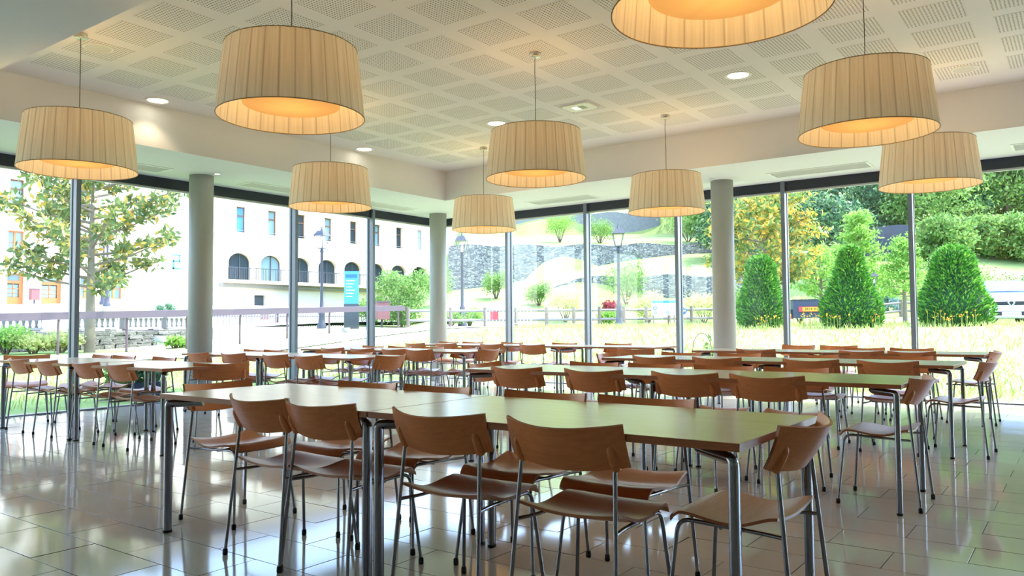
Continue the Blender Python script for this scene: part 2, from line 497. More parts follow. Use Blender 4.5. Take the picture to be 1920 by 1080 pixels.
# ------------------------------------------------------------------ mesh helpers
class MB:
    def __init__(self):
        self.v, self.f, self.mi, self.sm = [], [], [], []
    def add(self, verts, faces, mi=0, smooth=False):
        o = len(self.v)
        self.v.extend([tuple(p) for p in verts])
        for f in faces:
            self.f.append(tuple(i + o for i in f))
            self.mi.append(mi)
            self.sm.append(smooth)
        return self
    def box(self, x0, x1, y0, y1, z0, z1, mi=0, mat=None):
        v = [(x, y, z) for z in (z0, z1) for y in (y0, y1) for x in (x0, x1)]
        if mat is not None:
            v = [mat @ Vector(p) for p in v]
        f = [(0, 2, 3, 1), (4, 5, 7, 6), (0, 1, 5, 4), (2, 6, 7, 3), (0, 4, 6, 2), (1, 3, 7, 5)]
        return self.add(v, f, mi)
    def tube(self, pts, r, n=8, mi=0, cap=True, prof=None, smooth=True):
        """sweep a circle (radius r or per-point list) or 2-D profile along pts"""
        pts = [Vector(p) for p in pts]
        k = len(pts)
        tans = []
        for i in range(k):
            a = pts[max(0, i - 1)]
            b = pts[min(k - 1, i + 1)]
            tans.append((b - a).normalized())
        t0 = tans[0]
        ref = Vector((0, 0, 1)) if abs(t0.z) < 0.9 else Vector((1, 0, 0))
        nrm = (ref - t0 * ref.dot(t0)).normalized()
        rings = []
        for i in range(k):
            if i > 0:
                nrm = (nrm - tans[i] * nrm.dot(tans[i])).normalized()
            bi = tans[i].cross(nrm)
            rr = r[i] if isinstance(r, (list, tuple)) else r
            ring = []
            m = len(prof) if prof else n
            for j in range(m):
                if prof:
                    a, b = prof[j]
                else:
                    an = 2 * PI * j / m
                    a, b = math.cos(an) * rr, math.sin(an) * rr
                ring.append(pts[i] + nrm * a + bi * b)
            rings.append(ring)
        m = len(rings[0])
        v = [p for ring in rings for p in ring]
        f = []
        for i in range(k - 1):
            for j in range(m):
                a = i * m + j
                b = i * m + (j + 1) % m
                f.append((a, b, b + m, a + m))
        self.add(v, f, mi, smooth)
        if cap:
            self.add(rings[0], [tuple(range(m))[::-1]], mi)
            self.add(rings[-1], [tuple(range(m))], mi)
        return self
    def lathe(self, prof, n=24, mi=0, c=(0, 0, 0), smooth=True, closed=False):
        cx, cy, cz = c
        v = []
        for (r, z) in prof:
            for j in range(n):
                a = 2 * PI * j / n
                v.append((cx + r * math.cos(a), cy + r * math.sin(a), cz + z))
        f = []
        for i in range(len(prof) - 1):
            for j in range(n):
                a = i * n + j
                b = i * n + (j + 1) % n
                f.append((a, b, b + n, a + n))
        if closed:
            if prof[0][0] > 1e-6:
                f.append(tuple(range(n))[::-1])
            if prof[-1][0] > 1e-6:
                f.append(tuple((len(prof) - 1) * n + j for j in range(n)))
        return self.add(v, f, mi, smooth)
    def prism(self, poly, z0, z1, mi=0, mat=None):
        n = len(poly)
        v = [(x, y, z0) for x, y in poly] + [(x, y, z1) for x, y in poly]
        if mat is not None:
            v = [mat @ Vector(p) for p in v]
        f = [tuple(range(n))[::-1], tuple(range(n, 2 * n))]
        f += [(i, (i + 1) % n, (i + 1) % n + n, i + n) for i in range(n)]
        return self.add(v, f, mi)
    def mesh(self, name, *mats):
        me = bpy.data.meshes.new(name)
        me.from_pydata(self.v, [], self.f)
        for m in mats:
            me.materials.append(m)
        me.polygons.foreach_set('material_index', self.mi)
        me.polygons.foreach_set('use_smooth', self.sm)
        me.update()
        return me
    def build(self, name, mats, parent=None, loc=None):
        if not isinstance(mats, (list, tuple)):
            mats = [mats]
        return link(name, self.mesh(name, *mats), parent, loc)

def link(name, data, parent=None, loc=None, rot=None):
    o = bpy.data.objects.new(name, data)
    COL.objects.link(o)
    if parent is not None:
        o.parent = parent
    if loc is not None:
        o.location = loc
    if rot is not None:
        o.rotation_euler = rot
    return o

def tag(o, label=None, cat=None, group=None, kind=None):
    if label: o['label'] = label
    if cat: o['category'] = cat
    if group: o['group'] = group
    if kind: o['kind'] = kind
    return o

def thing(name, label, cat, loc=(0, 0, 0), rz=0.0, group=None):
    o = link(name, None, None, loc, (0, 0, rz))
    o.empty_display_size = 0.1
    return tag(o, label, cat, group)

def copy_tree(o, parent=None, kids=None):
    c = o.copy()
    COL.objects.link(c)
    c.parent = parent
    for ch in KIDS.get(o.name, []):
        copy_tree(ch, c)
    return c
KIDS = {}
def index_kids(o):
    KIDS[o.name] = list(o.children)
    for c in o.children:
        index_kids(c)

def fillet(pts, rad, n=5):
    pts = [Vector(p) for p in pts]
    out = [pts[0]]
    for i in range(1, len(pts) - 1):
        p = pts[i]
        a = (pts[i - 1] - p)
        b = (pts[i + 1] - p)
        ra = min(rad, a.length * 0.49, b.length * 0.49)
        A = p + a.normalized() * ra
        B = p + b.normalized() * ra
        for k in range(n + 1):
            t = k / n
            out.append(A * (1 - t) ** 2 + p * 2 * t * (1 - t) + B * t * t)
    out.append(pts[-1])
    return out

def ss(x, a, b):
    t = min(1, max(0, (x - a) / (b - a)))
    return t * t * (3 - 2 * t)

def depth_point(px, py, d):
    """a point d metres in front of the camera plane, for laying out the grounds"""
    return CAM + d * (CF + CR * ((px - 960) / F_PX) - CU * ((py - 540) / F_PX))

def text_mesh(s, size, depth=0.002):
    cu = bpy.data.curves.new('t', 'FONT')
    cu.body = s
    cu.size = size
    cu.extrude = depth
    cu.align_x = 'CENTER'
    cu.align_y = 'CENTER'
    o = bpy.data.objects.new('t', cu)
    COL.objects.link(o)
    dg = bpy.context.evaluated_depsgraph_get()
    me = bpy.data.meshes.new_from_object(o.evaluated_get(dg))
    bpy.data.objects.remove(o, do_unlink=True)
    bpy.data.curves.remove(cu)
    me.materials.clear()
    return me

# ------------------------------------------------------------------ room dimensions
XW, YW = -10.69, 12.10           # inner faces of the two glass walls
XE, YN = 7.0, -5.0               # plain walls out of view
ZS, ZC, ZR = 3.23, 3.735, 3.92   # soffit, coffer ceiling, roof
CX0, CX1, CY0, CY1 = -8.93, 4.05, 2.69, 10.27   # coffer

# ---- floor
floor = MB().box(XW - 0.1, XE, YN, YW + 0.1, -0.25, -0.006).build('floor', M_GROUT)
tag(floor, kind='structure')
TL, TW, GAP = 0.607, 0.3035, 0.0035
def tile_verts(l, wd):
    v = []
    for (ins, z) in ((0.0, -0.0040), (0.0001, -0.0002), (0.0010, 0.0)):
        a, b = l / 2 - ins, wd / 2 - ins
        v += [(-a, -b, z), (a, -b, z), (a, b, z), (-a, b, z)]
    f = []
    for k in (0, 4):
        for j in range(4):
            f.append((k + j, k + (j + 1) % 4, k + 4 + (j + 1) % 4, k + 4 + j))
    f.append((8, 9, 10, 11))
    return v, f
tv, tf = tile_verts(TL - GAP, TW - GAP)
tile_mesh = MB().add(tv, tf[:4], 1).add(tv, tf[4:], 0).mesh('tile', M_TILE, M_GROUT)
cells = []
k0 = int((YN - 2.0185) / TW) - 1
for k in range(k0, 60):
    y0 = 2.0185 + k * TW
    if y0 < YN or y0 + TW > YW + 0.02:
        continue
    off = -4.118 if k % 2 else -4.425
    n0 = int((XW - off) / TL) - 2
    for n in range(n0, n0 + 40):
        xc = off + n * TL + TL / 2
        if xc - TL / 2 < XW - 0.3 or xc + TL / 2 > XE:
            continue
        c = Vector((xc, y0 + TW / 2, 0))
        q = c - CAM
        z = q.dot(CF)
        s = 0
        if z > 0.5:
            px, py = 960 + F_PX * q.dot(CR) / z, 540 - F_PX * q.dot(CU) / z
            if -60 < px < 1980 and py < 1120:
                s = 1 / z ** 2
        cells.append((s, c))
cells.sort(key=lambda e: -e[0])
rt = random.Random(3)
rest = MB()
for i, (s, c) in enumerate(cells):
    rx, ry = rt.gauss(0, 0.0020), rt.gauss(0, 0.0014)
    if c.x - TL / 2 < XW:                       # cut tile along the glass
        hi = c.x + TL / 2 - GAP / 2
        lo = XW + 0.005
        if hi - lo < 0.03:
            continue
        v2, f2 = tile_verts(max(0.13, hi - lo), TW - GAP)
        cx = hi - max(0.13, hi - lo) / 2
        rest.add([(p[0] + cx, p[1] + c.y, p[2]) for p in v2], f2, 0)
    elif i < 300 and s > 0:
        link('tile', tile_mesh, floor, c, (rx, ry, 0))
    else:
        q = [(p[0] + c.x, p[1] + c.y, p[2] + p[1] * rx - p[0] * ry) for p in tv]
        rest.add(q, tf[:4], 1).add(q, tf[4:], 0)
tag(rest.build('tile_field', [M_TILE, M_GROUT], floor), kind='stuff')

# ---- ceiling: soffit ring, coffer board, perforated panels
mb = MB()
mb.box(XW - 0.15, XE, YN, CY0, ZS, ZR)
mb.box(XW - 0.15, XE, CY1, YW + 0.15, ZS, ZR)
mb.box(XW - 0.15, CX0, CY0, CY1, ZS, ZR)
mb.box(CX1, XE, CY0, CY1, ZS, ZR)
ceiling = tag(mb.build('ceiling', M_PLASTER), kind='structure')
MB().box(CX0, CX1, CY0, CY1, ZC, ZR - 0.01).build('coffer_board', M_PLASTER, ceiling)
FS = 0.48
pm = MB()
h = FS / 2
pm.add([(-h, -h, 0), (h, -h, 0), (h, h, 0), (-h, h, 0), (-h - .004, -h - .004, .004), (h + .004, -h - .004, .004), (h + .004, h + .004, .004), (-h - .004, h + .004, .004)],
       [(3, 2, 1, 0), (0, 1, 5, 4), (1, 2, 6, 5), (2, 3, 7, 6), (3, 0, 4, 7)])
perf_mesh = pm.mesh('perforated_panel', M_PERF)
for i in range(-6, 15):
    x = -5.155 + 0.6535 * i + h
    if x - h < CX0 - 0.02 or x + h > CX1:
        continue
    for j in range(-4, 10):
        y = 4.70 + 0.6455 * j + h
        if y - h < CY0 or y + h > CY1 + 0.02:
            continue
        link('perforated_panel', perf_mesh, ceiling, (x, y, ZC - 0.003))

# ---- plain walls behind and right of the camera
tag(MB().box(XW - 0.15, XE + 0.2, YN - 0.2, YN, -0.25, ZR).build('wall_front', M_WALL), kind='structure')
tag(MB().box(XE, XE + 0.2, YN, YW + 0.15, -0.25, ZR).build('wall_right', M_WALL), kind='structure')

# ---- glazed walls
def glazed_wall(name, along, fixed, a0, a1, posts, sgn):
    """along: 'y' wall lies in plane x=fixed, 'x' wall in plane y=fixed; sgn points indoors"""
    def bx(mb, lo, hi, d0, d1, z0, z1):
        e0, e1 = sorted((fixed + sgn * d0, fixed + sgn * d1))
        if along == 'y':
            mb.box(e0, e1, lo, hi, z0, z1)
        else:
            mb.box(lo, hi, e0, e1, z0, z1)
        return mb
    root = bx(MB(), a0, a1, -0.10, 0.02, -0.02, 0.012).build(name, M_FRAME)
    tag(root, kind='structure')
    bx(MB(), a0, a1, -0.11, 0.0, ZS - 0.145, ZS).build('head_beam', M_HEAD, root)
    bx(MB(), a0, a1, -0.075, -0.025, ZS - 0.172, ZS - 0.145).build('blind_profile', M_STRIP, root)
    for p in posts:
        m = bx(MB(), p - 0.03, p + 0.03, -0.12, 0.045, 0.012, ZS - 0.001)
        o = m.build('mullion', M_FRAME, root)
        s1 = bx(MB(), p - 0.036, p - 0.030, -0.075, -0.05, 0.012, ZS - 0.172)
        bx(s1, p + 0.030, p + 0.036, -0.075, -0.05, 0.012, ZS - 0.172)
        s1.build('gasket', M_RUBBER, o)
    ps = sorted(posts)
    for u, v in zip(ps[:-1], ps[1:]):
        bx(MB(), u + 0.031, v - 0.031, -0.068, -0.056, 0.012, ZS - 0.172).build('glass_pane', M_GLASS, root)
    return root
W1P = [4.94 + 1.765 * k for k in range(-5, 4)] + [YW - 0.03]
W2P = [XW + 0.03] + [-8.94 + 1.7475 * k for k in range(0, 9)] + [XE]
glazed_wall('wall_left', 'y', XW, YN, YW, W1P, 1)
glazed_wall('wall_back', 'x', YW, XW, XE, W2P, -1)

# ---- round concrete columns
for (x, y, lab) in ((-10.14, 6.39, 'round concrete column standing before the left glazing'),
                    (-10.15, 11.46, 'round concrete column in the glazed corner of the room'),
                    (-4.42, 11.46, 'round concrete column before the back glazing, right of the middle')):
    c = MB().lathe([(0.166, 0.0), (0.166, ZS)], 40, closed=True).build('column', M_CONCRETE, None, (x, y, 0))
    tag(c, lab, 'column', 'round concrete columns')

# ------------------------------------------------------------------ tables
TLEN, TWID, TH = 1.6, 0.84, 0.74
def make_table():
    root = thing('dining_table', 'x', 'table')
    mb = MB()
    g = 0.003
    a, b = TLEN / 2 - g, TWID / 2
    e = 0.0015
    mb.add([(-a + e, -b + e, TH), (a - e, -b + e, TH), (a - e, b - e, TH), (-a + e, b - e, TH)], [(0, 1, 2, 3)], 0)
    lo = [(-a + .002, -b + .002, TH - 0.026), (a - .002, -b + .002, TH - 0.026), (a - .002, b - .002, TH - 0.026), (-a + .002, b - .002, TH - 0.026)]
    hi = [(-a, -b, TH - e), (a, -b, TH - e), (a, b, TH - e), (-a, b, TH - e)]
    tp = [(-a + e, -b + e, TH), (a - e, -b + e, TH), (a - e, b - e, TH), (-a + e, b - e, TH)]
    for p, q in ((lo, hi), (hi, tp)):
        mb.add(p + q, [(i, (i + 1) % 4, (i + 1) % 4 + 4, i + 4) for i in range(4)], 1)
    mb.add(lo, [(3, 2, 1, 0)], 1)
    mb.build('tabletop', [M_TOP, M_EDGE], root)
    for sx in (-1, 1):
        for sy in (-1, 1):
            lx, ly = sx * (TLEN / 2 - 0.035), sy * (TWID / 2 - 0.035)
            ix, iy = lx - sx * 0.155, ly - sy * 0.105
            # rounded bar bent from a leg into a cantilever arm under the top
            prof = []
            for j in range(12):
                an = 2 * PI * j / 12
                ca, sa = math.cos(an), math.sin(an)
                prof.append((0.0155 * math.copysign(abs(ca) ** 0.55, ca), 0.0215 * math.copysign(abs(sa) ** 0.55, sa)))
            pts = fillet([(lx, ly, 0.012), (lx, ly, 0.684), (ix, iy, 0.692)], 0.016, 5)
            leg = MB().tube(pts, 0, prof=prof).build('leg', M_CHROME, root)
            m2 = MB().tube([(lx, ly, 0.0), (lx, ly, 0.014)], 0, prof=[(p[0] * 1.06, p[1] * 1.06) for p in prof])
            m2.build('foot_cap', M_RUBBER, leg)
            pl = MB()
            pl.lathe([(0.03, 0.0), (0.03, 0.014)], 14, c=(ix + sx * 0.02, iy + sy * 0.014, 0.7005), closed=True)
            pl.build('mounting_plate', M_IRON, leg)
    return root
table0 = make_table()
index_kids(table0)
ROWS = [  # name in words, right end x, centre y, number of tables
    ('A', 'foremost table row', -0.85, 2.735, 2),
    ('B', 'second right-hand table row', -0.86, 5.32, 2),
    ('C', 'third right-hand table row', -0.87, 7.54, 2),
    ('D', 'last right-hand table row', -0.87, 9.83, 2),
    ('E', 'first left-hand table row', -6.33, 4.06, 2),
    ('F', 'second left-hand table row', -6.34, 6.17, 2),
    ('G', 'third left-hand table row', -6.38, 8.12, 2),
    ('H', 'farthest left-hand table row', -5.0, 10.62, 3)]
ROWNAME = {r[0]: r[1] for r in ROWS}
first = True
for key, nm, xr, yc, n in ROWS:
    for i in range(n):
        t = table0 if first else copy_tree(table0)
        first = False
        t.location = (xr - TLEN / 2 - i * (1.66 if key == 'E' else TLEN), yc, 0)
        side = ('right', 'left')[i] if n == 2 else ('right', 'middle', 'left')[i]
        t['label'] = 'pale-topped dining table with chrome legs, %s table of the %s' % (side, nm)
        t['group'] = 'dining tables pushed end to end'

# ------------------------------------------------------------------ chairs
def make_chair():
    root = thing('dining_chair', 'x', 'chair')
    # seat shell: waterfall front, dished, rear corners rising
    nu, nv = 15, 17
    top = []
    for j in range(nv):
        v = j / (nv - 1)                       # 0 front .. 1 rear
        y = 0.232 - 0.405 * v
        fz = 0.430
        if v < 0.16:
            fz += 0.014 - 0.030 * (1 - v / 0.16) ** 2
        elif v < 0.7:
            fz += 0.014 - 0.026 * ss(v, 0.16, 0.62)
        else:
            fz += -0.012 + 0.030 * ss(v, 0.66, 1.0)
        hw = 0.205 + 0.010 * math.sin(PI * min(1, v * 1.1))
        for i in range(nu):
            s = -1 + 2 * i / (nu - 1)
            # rounded front corners
            yy = y
            if v < 0.2:
                yy -= 0.030 * (1 - v / 0.2) * max(0, abs(s) - 0.55) ** 2 / 0.2
            dish = 0.016 * (v ** 1.2) * s * s + 0.004 * s * s
            top.append((s * hw, yy, fz + dish))
    th = 0.011
    V = top + [(x, y, z - th) for x, y, z in top]
    n = nu * nv
    fc = []
    for j in range(nv - 1):
        for i in range(nu - 1):
            a = j * nu + i
            fc.append((a, a + nu, a + nu + 1, a + 1))
            fc.append((n + a, n + a + 1, n + a + nu + 1, n + a + nu))
    mb = MB().add(V, fc, 0, True)
    rim = [i for i in range(nu)] + [j * nu + nu - 1 for j in range(1, nv)] + [(nv - 1) * nu + i for i in range(nu - 2, -1, -1)] + [j * nu for j in range(nv - 2, 0, -1)]
    side = []
    L = len(rim)
    sv = [V[r] for r in rim] + [V[r + n] for r in rim]
    for k in range(L):
        side.append((k, (k + 1) % L, L + (k + 1) % L, L + k))
    mb.add(sv, side, 1)
    mb.build('seat', [M_BEECH, M_EDGE], root)
    # backrest shell
    nu, nv = 21, 7
    def back(s, t, off):
        wq = 1 - abs(s) ** 1.9
        yt, zt = -0.190 - 0.092 * wq, 0.773 - 0.018 * wq
        yb, zb = -0.140 - 0.048 * wq, 0.630 - 0.026 * wq
        x = s * (0.2375 - 0.002 * t)
        y = yb + (yt - yb) * t - 0.006 * math.sin(PI * t)
        z = zb + (zt - zb) * t
        # normal offset (towards the rear)
        dx = 1.9 * abs(s) ** 0.9 * (1 if s > 0 else -1) * 0.07 / 0.2375
        nrm = Vector((dx * 0.8, -1, -0.35)).normalized()
        p = Vector((x, y, z)) + nrm * off
        return tuple(p)
    A = [back(-1 + 2 * i / (nu - 1), j / (nv - 1), 0) for j in range(nv) for i in range(nu)]
    B = [back(-1 + 2 * i / (nu - 1), j / (nv - 1), 0.011) for j in range(nv) for i in range(nu)]
    n = nu * nv
    fc = []
    for j in range(nv - 1):
        for i in range(nu - 1):
            a = j * nu + i
            fc.append((a, a + nu, a + nu + 1, a + 1))
            fc.append((n + a, n + a + 1, n + a + nu + 1, n + a + nu))
    mb = MB().add(A + B, fc, 0, True)
    V = A + B
    rim = [i for i in range(nu)] + [j * nu + nu - 1 for j in range(1, nv)] + [(nv - 1) * nu + i for i in range(nu - 2, -1, -1)] + [j * nu for j in range(nv - 2, 0, -1)]
    L = len(rim)
    sv = [V[r] for r in rim] + [V[r + n] for r in rim]
    mb.add(sv, [(k, L + k, L + (k + 1) % L, (k + 1) % L) for k in range(L)], 1)
    bk = mb.build('backrest', [M_BEECH, M_EDGE], root)
    for sx in (-1, 1):
        # moulded swelling that holds the tube end
        lo = Vector(back(sx * 0.80, -0.02, 0.008))
        hi = Vector(back(sx * 0.80, 0.56, 0.006))
        pts = [lo + (hi - lo) * t for t in (0, 0.3, 0.6, 0.8, 0.93, 1.0)]
        MB().tube(pts, [0.0175, 0.0185, 0.0180, 0.016, 0.011, 0.003], 10).build('socket', M_BEECH, bk)
    # chromed tube frame
    R = 0.0078
    for sx in (-1, 1):
        base = Vector((sx * 0.222, -0.228, 0.0))
        topp = Vector(back(sx * 0.80, 0.10, 0.006))
        leg = MB().tube([base + Vector((0, 0, 0.02)), topp], R, 10).build('leg', M_CHROME, root)
        d = (topp - base).normalized()
        MB().lathe([(0.0, 0.0), (0.0105, 0.0), (0.0125, 0.005), (0.0120, 0.024), (0.0095, 0.030)], 12, c=tuple(base)).build('foot_cap', M_RUBBER, leg)
        t = 0.405 / topp.z
        jn = base.lerp(topp, t)
        fb = Vector((sx * 0.215, 0.222, 0.0))
        pts = fillet([(jn.x, jn.y, jn.z), (sx * 0.180, -0.10, 0.405), (sx * 0.178, 0.185, 0.415), (fb.x, fb.y, 0.02)], 0.05, 6)
        MB().tube(pts[:-8], R * 0.9, 10).build('seat_rail', M_CHROME, root)
        fl = MB().tube(pts[-9:], R, 10).build('leg', M_CHROME, root)
        MB().lathe([(0.0, 0.0), (0.0105, 0.0), (0.0125, 0.005), (0.0120, 0.024), (0.0095, 0.030)], 12, c=tuple(fb)).build('foot_cap', M_RUBBER, fl)
    MB().tube([(-0.179, 0.03, 0.402), (0.179, 0.03, 0.402)], R * 0.85, 8).build('cross_bar', M_CHROME, root)
    return root
chair0 = make_chair()
index_kids(chair0)
used = [False]
ORD = ['first', 'second', 'third', 'fourth', 'fifth']
def put_chair(px, py, face, label, group):
    """px, py: middle of the backrest's top corners on plan; face: heading in degrees, 90 = looking along +y"""
    c = copy_tree(chair0) if used[0] else chair0
    used[0] = True
    a = math.radians(face)
    c.location = (px + math.cos(a) * 0.19, py + math.sin(a) * 0.19, 0)
    c.rotation_euler = (0, 0, a - PI / 2)
    c['label'] = label
    c['group'] = group
    return c
def side_chairs(row, side, y, xs, turn=None):
    face = 90 if side == 'near' else -90
    for i, x in enumerate(xs):
        tw = turn[i] if turn else rt.uniform(-2.5, 2.5)
        lab = 'beech plywood chair, %s from left on the %s side of the %s' % (ORD[i], side, ROWNAME[row])
        put_chair(x, y, face + tw, lab, 'plywood chairs along the table rows')
def end_chair(row, side, x, y, face):
    put_chair(x, y, face, 'beech plywood chair at the %s end of the %s' % (side, ROWNAME[row]), 'plywood chairs at the table ends')
side_chairs('A', 'near', 2.31, [-3.17, -2.74, -2.05, -1.475], [-3, -1, 0, -1])
side_chairs('A', 'far', 3.21, [-3.40, -2.86, -2.16, -1.615], [1, 0, 0, 0])
end_chair('A', 'left', -4.19, 2.77, 4)
end_chair('A', 'right', -0.815, 2.79, 180)
side_chairs('B', 'near', 4.94, [-3.575, -2.89, -2.19, -1.64])
side_chairs('B', 'far', 5.82, [-3.40, -2.84, -2.26, -1.72])
end_chair('B', 'left', -4.20, 5.35, 2)
end_chair('B', 'right', -0.845, 5.27, 180)
side_chairs('C', 'near', 7.15, [-3.49, -2.84, -1.98, -1.36])
side_chairs('C', 'far', 8.16, [-3.65, -2.99, -2.23, -1.40])
end_chair('C', 'left', -4.28, 7.62, 3)
end_chair('C', 'right', -0.70, 7.49, 178)
side_chairs('D', 'near', 9.48, [-3.27, -2.07, -1.56])
side_chairs('D', 'far', 10.45, [-2.25, -1.72])
end_chair('D', 'right', -0.84, 9.79, 180)
put_chair(-2.73, 11.2, -86, 'sunlit beech chair standing behind the far side of the last right-hand row', 'loose plywood chairs')
put_chair(-3.28, 11.25, -100, 'sunlit beech chair nearest the back glazing, right of the round column', 'loose plywood chairs')
put_chair(-4.72, 9.15, 112, 'beech plywood chair pulled away between the left and right table rows', 'loose plywood chairs')
side_chairs('E', 'near', 3.68, [-9.17, -8.53, -7.72, -7.09])
side_chairs('E', 'far', 4.62, [-9.33, -8.83, -8.0])
end_chair('E', 'left', -10.22, 4.18, -22)
end_chair('E', 'right', -6.38, 4.24, 150)
side_chairs('F', 'near', 5.72, [-9.11, -8.37, -7.56, -6.98])
side_chairs('F', 'far', 6.65, [-9.24, -8.79, -7.73, -7.16])
end_chair('F', 'right', -6.16, 6.17, 182)
side_chairs('G', 'near', 7.70, [-8.86, -8.24, -7.62, -7.16])
side_chairs('G', 'far', 8.58, [-8.95, -8.37, -7.71, -7.11])
end_chair('G', 'right', -6.35, 8.16, 182)
side_chairs('H', 'near', 10.2, [-9.58, -8.86, -7.87, -7.07])
side_chairs('H', 'far', 11.08, [-9.56, -8.99, -8.11, -7.03, -6.03])

# ------------------------------------------------------------------ pendant lamps
ZB, ZT, RB, RT = 2.495, 2.955, 0.482, 0.432
def make_pendant():
    root = thing('pendant_lamp', 'x', 'lamp')
    n, rows = 240, 9
    rr = random.Random(11)
    ph = [rr.uniform(0, 6.28) for _ in range(8)]
    V = []
    for j in range(rows):
        t = j / (rows - 1)
        for i in range(n):
            a = 2 * PI * i / n
            g = 0.0028 * math.cos(30 * a) + 0.0016 * math.sin(60 * a + ph[0] + t) + 0.0012 * math.sin(47 * a + ph[1]) * (0.4 + 0.6 * t)
            amp = 0.25 + 0.75 * math.sin(PI * min(1, max(0, t)))
            r = RB + (RT - RB) * t + g * amp
            V.append((r * math.cos(a), r * math.sin(a), ZB + (ZT - ZB) * t))
    f = []
    for j in range(rows - 1):
        for i in range(n):
            a, b = j * n + i, j * n + (i + 1) % n
            f.append((a, b, b + n, a + n))
    sh = MB().add(V, f, 0, True).build('lamp_shade', M_RIBBON, root)
    hp = MB()
    for (r, z) in ((RB, ZB), (RT, ZT)):
        ring = [(r * math.cos(2 * PI * k / 64), r * math.sin(2 * PI * k / 64), z) for k in range(65)]
        hp.tube(ring, 0.0035, 6, cap=False)
    hp.build('shade_hoop', M_HOOP, sh)
    MB().lathe([(0.0, 2.556), (0.12, 2.558), (0.22, 2.562), (0.29, 2.568), (0.316, 2.576), (0.320, 2.592)], 64).build('diffuser', M_DIFF, root)
    MB().tube([(0, 0, ZC - 0.03), (0.004, 0, 3.55), (-0.003, 0.002, 3.3), (0, 0, 2.66)], 0.0032, 6).build('cord', M_CORD, root)
    fr = MB()
    for k in range(3):
        a = 2 * PI * k / 3 + 0.4
        fr.tube([(0, 0, 2.93), (RT * math.cos(a), RT * math.sin(a), ZT - 0.004)], 0.0025, 6)
        fr.tube([(0.02 * math.cos(a), 0.02 * math.sin(a), 2.66), (0.30 * math.cos(a), 0.30 * math.sin(a), 2.605)], 0.0025, 6)
    fr.build('carrier_frame', M_NICKEL, root)
    MB().lathe([(0.0, ZC - 0.045), (0.05, ZC - 0.045), (0.055, ZC - 0.04), (0.055, ZC)], 28).build('canopy', M_NICKEL, root)
    li = bpy.data.lights.new('bulb', 'POINT')
    li.energy = 9
    li.color = (1.0, 0.58, 0.21)
    li.shadow_soft_size = 0.05
    lo = link('bulb', li, root, (0, 0, 2.84))
    return root
pend0 = make_pendant()
index_kids(pend0)
PL = {(-7.235, 3.35): 'cream ribbon pendant lamp at the far left, before the glazed wall',
      (-7.235, 6.25): 'small-looking cream pendant lamp hanging before the white facade, left of centre',
      (-7.235, 9.20): 'smallest-looking cream pendant lamp, below the central lamp near the glazed corner',
      (-4.27, 3.35): 'large cream pendant lamp hanging upper left, whole shade in view',
      (-4.27, 6.25): 'cream pendant lamp hanging nearest the middle of the room',
      (-4.27, 9.18): 'cream pendant lamp beside the right-hand round column',
      (-1.285, 3.35): 'largest pendant lamp, cut off by the top of the picture',
      (-1.285, 6.25): 'large cream pendant lamp at upper right overlapping a smaller one',
      (-1.285, 9.12): 'cream pendant lamp farthest right, partly behind a larger one'}
for i, ((x, y), lab) in enumerate(PL.items()):
    p = pend0 if i == 0 else copy_tree(pend0)
    p.location = (x, y, 0)
    p.rotation_euler = (0, 0, i * 0.7)
    tag(p, lab, 'lamp', 'cream ribbon pendant lamps')

# ------------------------------------------------------------------ ceiling fittings
def downlight(x, y, label, power=9):
    root = thing('recessed_downlight', label, 'downlight', (x, y, ZC), 0, 'round recessed downlights')
    MB().lathe([(0.145, 0.0), (0.143, -0.008), (0.122, -0.010), (0.112, -0.002), (0.105, 0.0)], 40).build('bezel', M_WHITE, root)
    MB().lathe([(0.0, -0.0035), (0.108, -0.0035)], 40).build('lens', M_DOWN, root)
    sp = bpy.data.lights.new('spot', 'SPOT')
    sp.energy = power
    sp.color = (1.0, 0.80, 0.50)
    sp.spot_size = math.radians(110)
    sp.spot_blend = 0.5
    sp.shadow_soft_size = 0.08
    link('spot', sp, root, (0, 0, -0.02))
downlight(-8.70, 4.91, 'lit round downlight at the coffer edge, between the two left pendants', 14)
downlight(-8.71, 8.18, 'lit round downlight above the small left pendant lamp')
downlight(-6.21, 8.18, 'lit round downlight just left of the central pendant lamp')
downlight(-2.94, 8.15, 'lit round downlight in the ceiling, upper right')
def speaker(x, y, label):
    root = thing('ceiling_speaker', label, 'speaker', (x, y, ZC), 0, 'round ceiling speakers')
    MB().lathe([(0.135, 0.0), (0.134, -0.008), (0.118, -0.010), (0.114, -0.005)], 40).build('rim', M_WHITE, root)
    MB().lathe([(0.0, -0.0052), (0.115, -0.0052)], 40).build('grille', M_GRILLE, root)
speaker(-7.47, 3.62, 'round grey ceiling speaker beside the far left lamp cord')
speaker(-0.96, 9.40, 'round grey ceiling speaker at upper right')
speaker(-7.42, 9.38, 'round grey ceiling speaker near the glazed ceiling corner')
root = thing('emergency_light', 'square white emergency light with a pale green glowing window', 'light', (-4.91, 8.14, ZC))
MB().box(-0.19, 0.19, -0.15, 0.15, -0.022, 0).build('housing', M_WHITE, root)
eb = MB().box(-0.085, 0.0, -0.06, 0.06, -0.0245, -0.0215).build('lit_window', M_EMERG, root)
MB().box(0.0, 0.085, -0.06, 0.06, -0.0245, -0.0215).build('dark_window', plain('grey_window', rgb(140, 146, 138), 0.4), root)
sc_ = MB()
for sx in (-1, 1):
    for sy in (-1, 1):
        sc_ = MB().lathe([(0.0, -0.025), (0.007, -0.025), (0.007, -0.02)], 10, c=(sx * 0.175, sy * 0.135, 0)).build('screw', M_IRON, root)

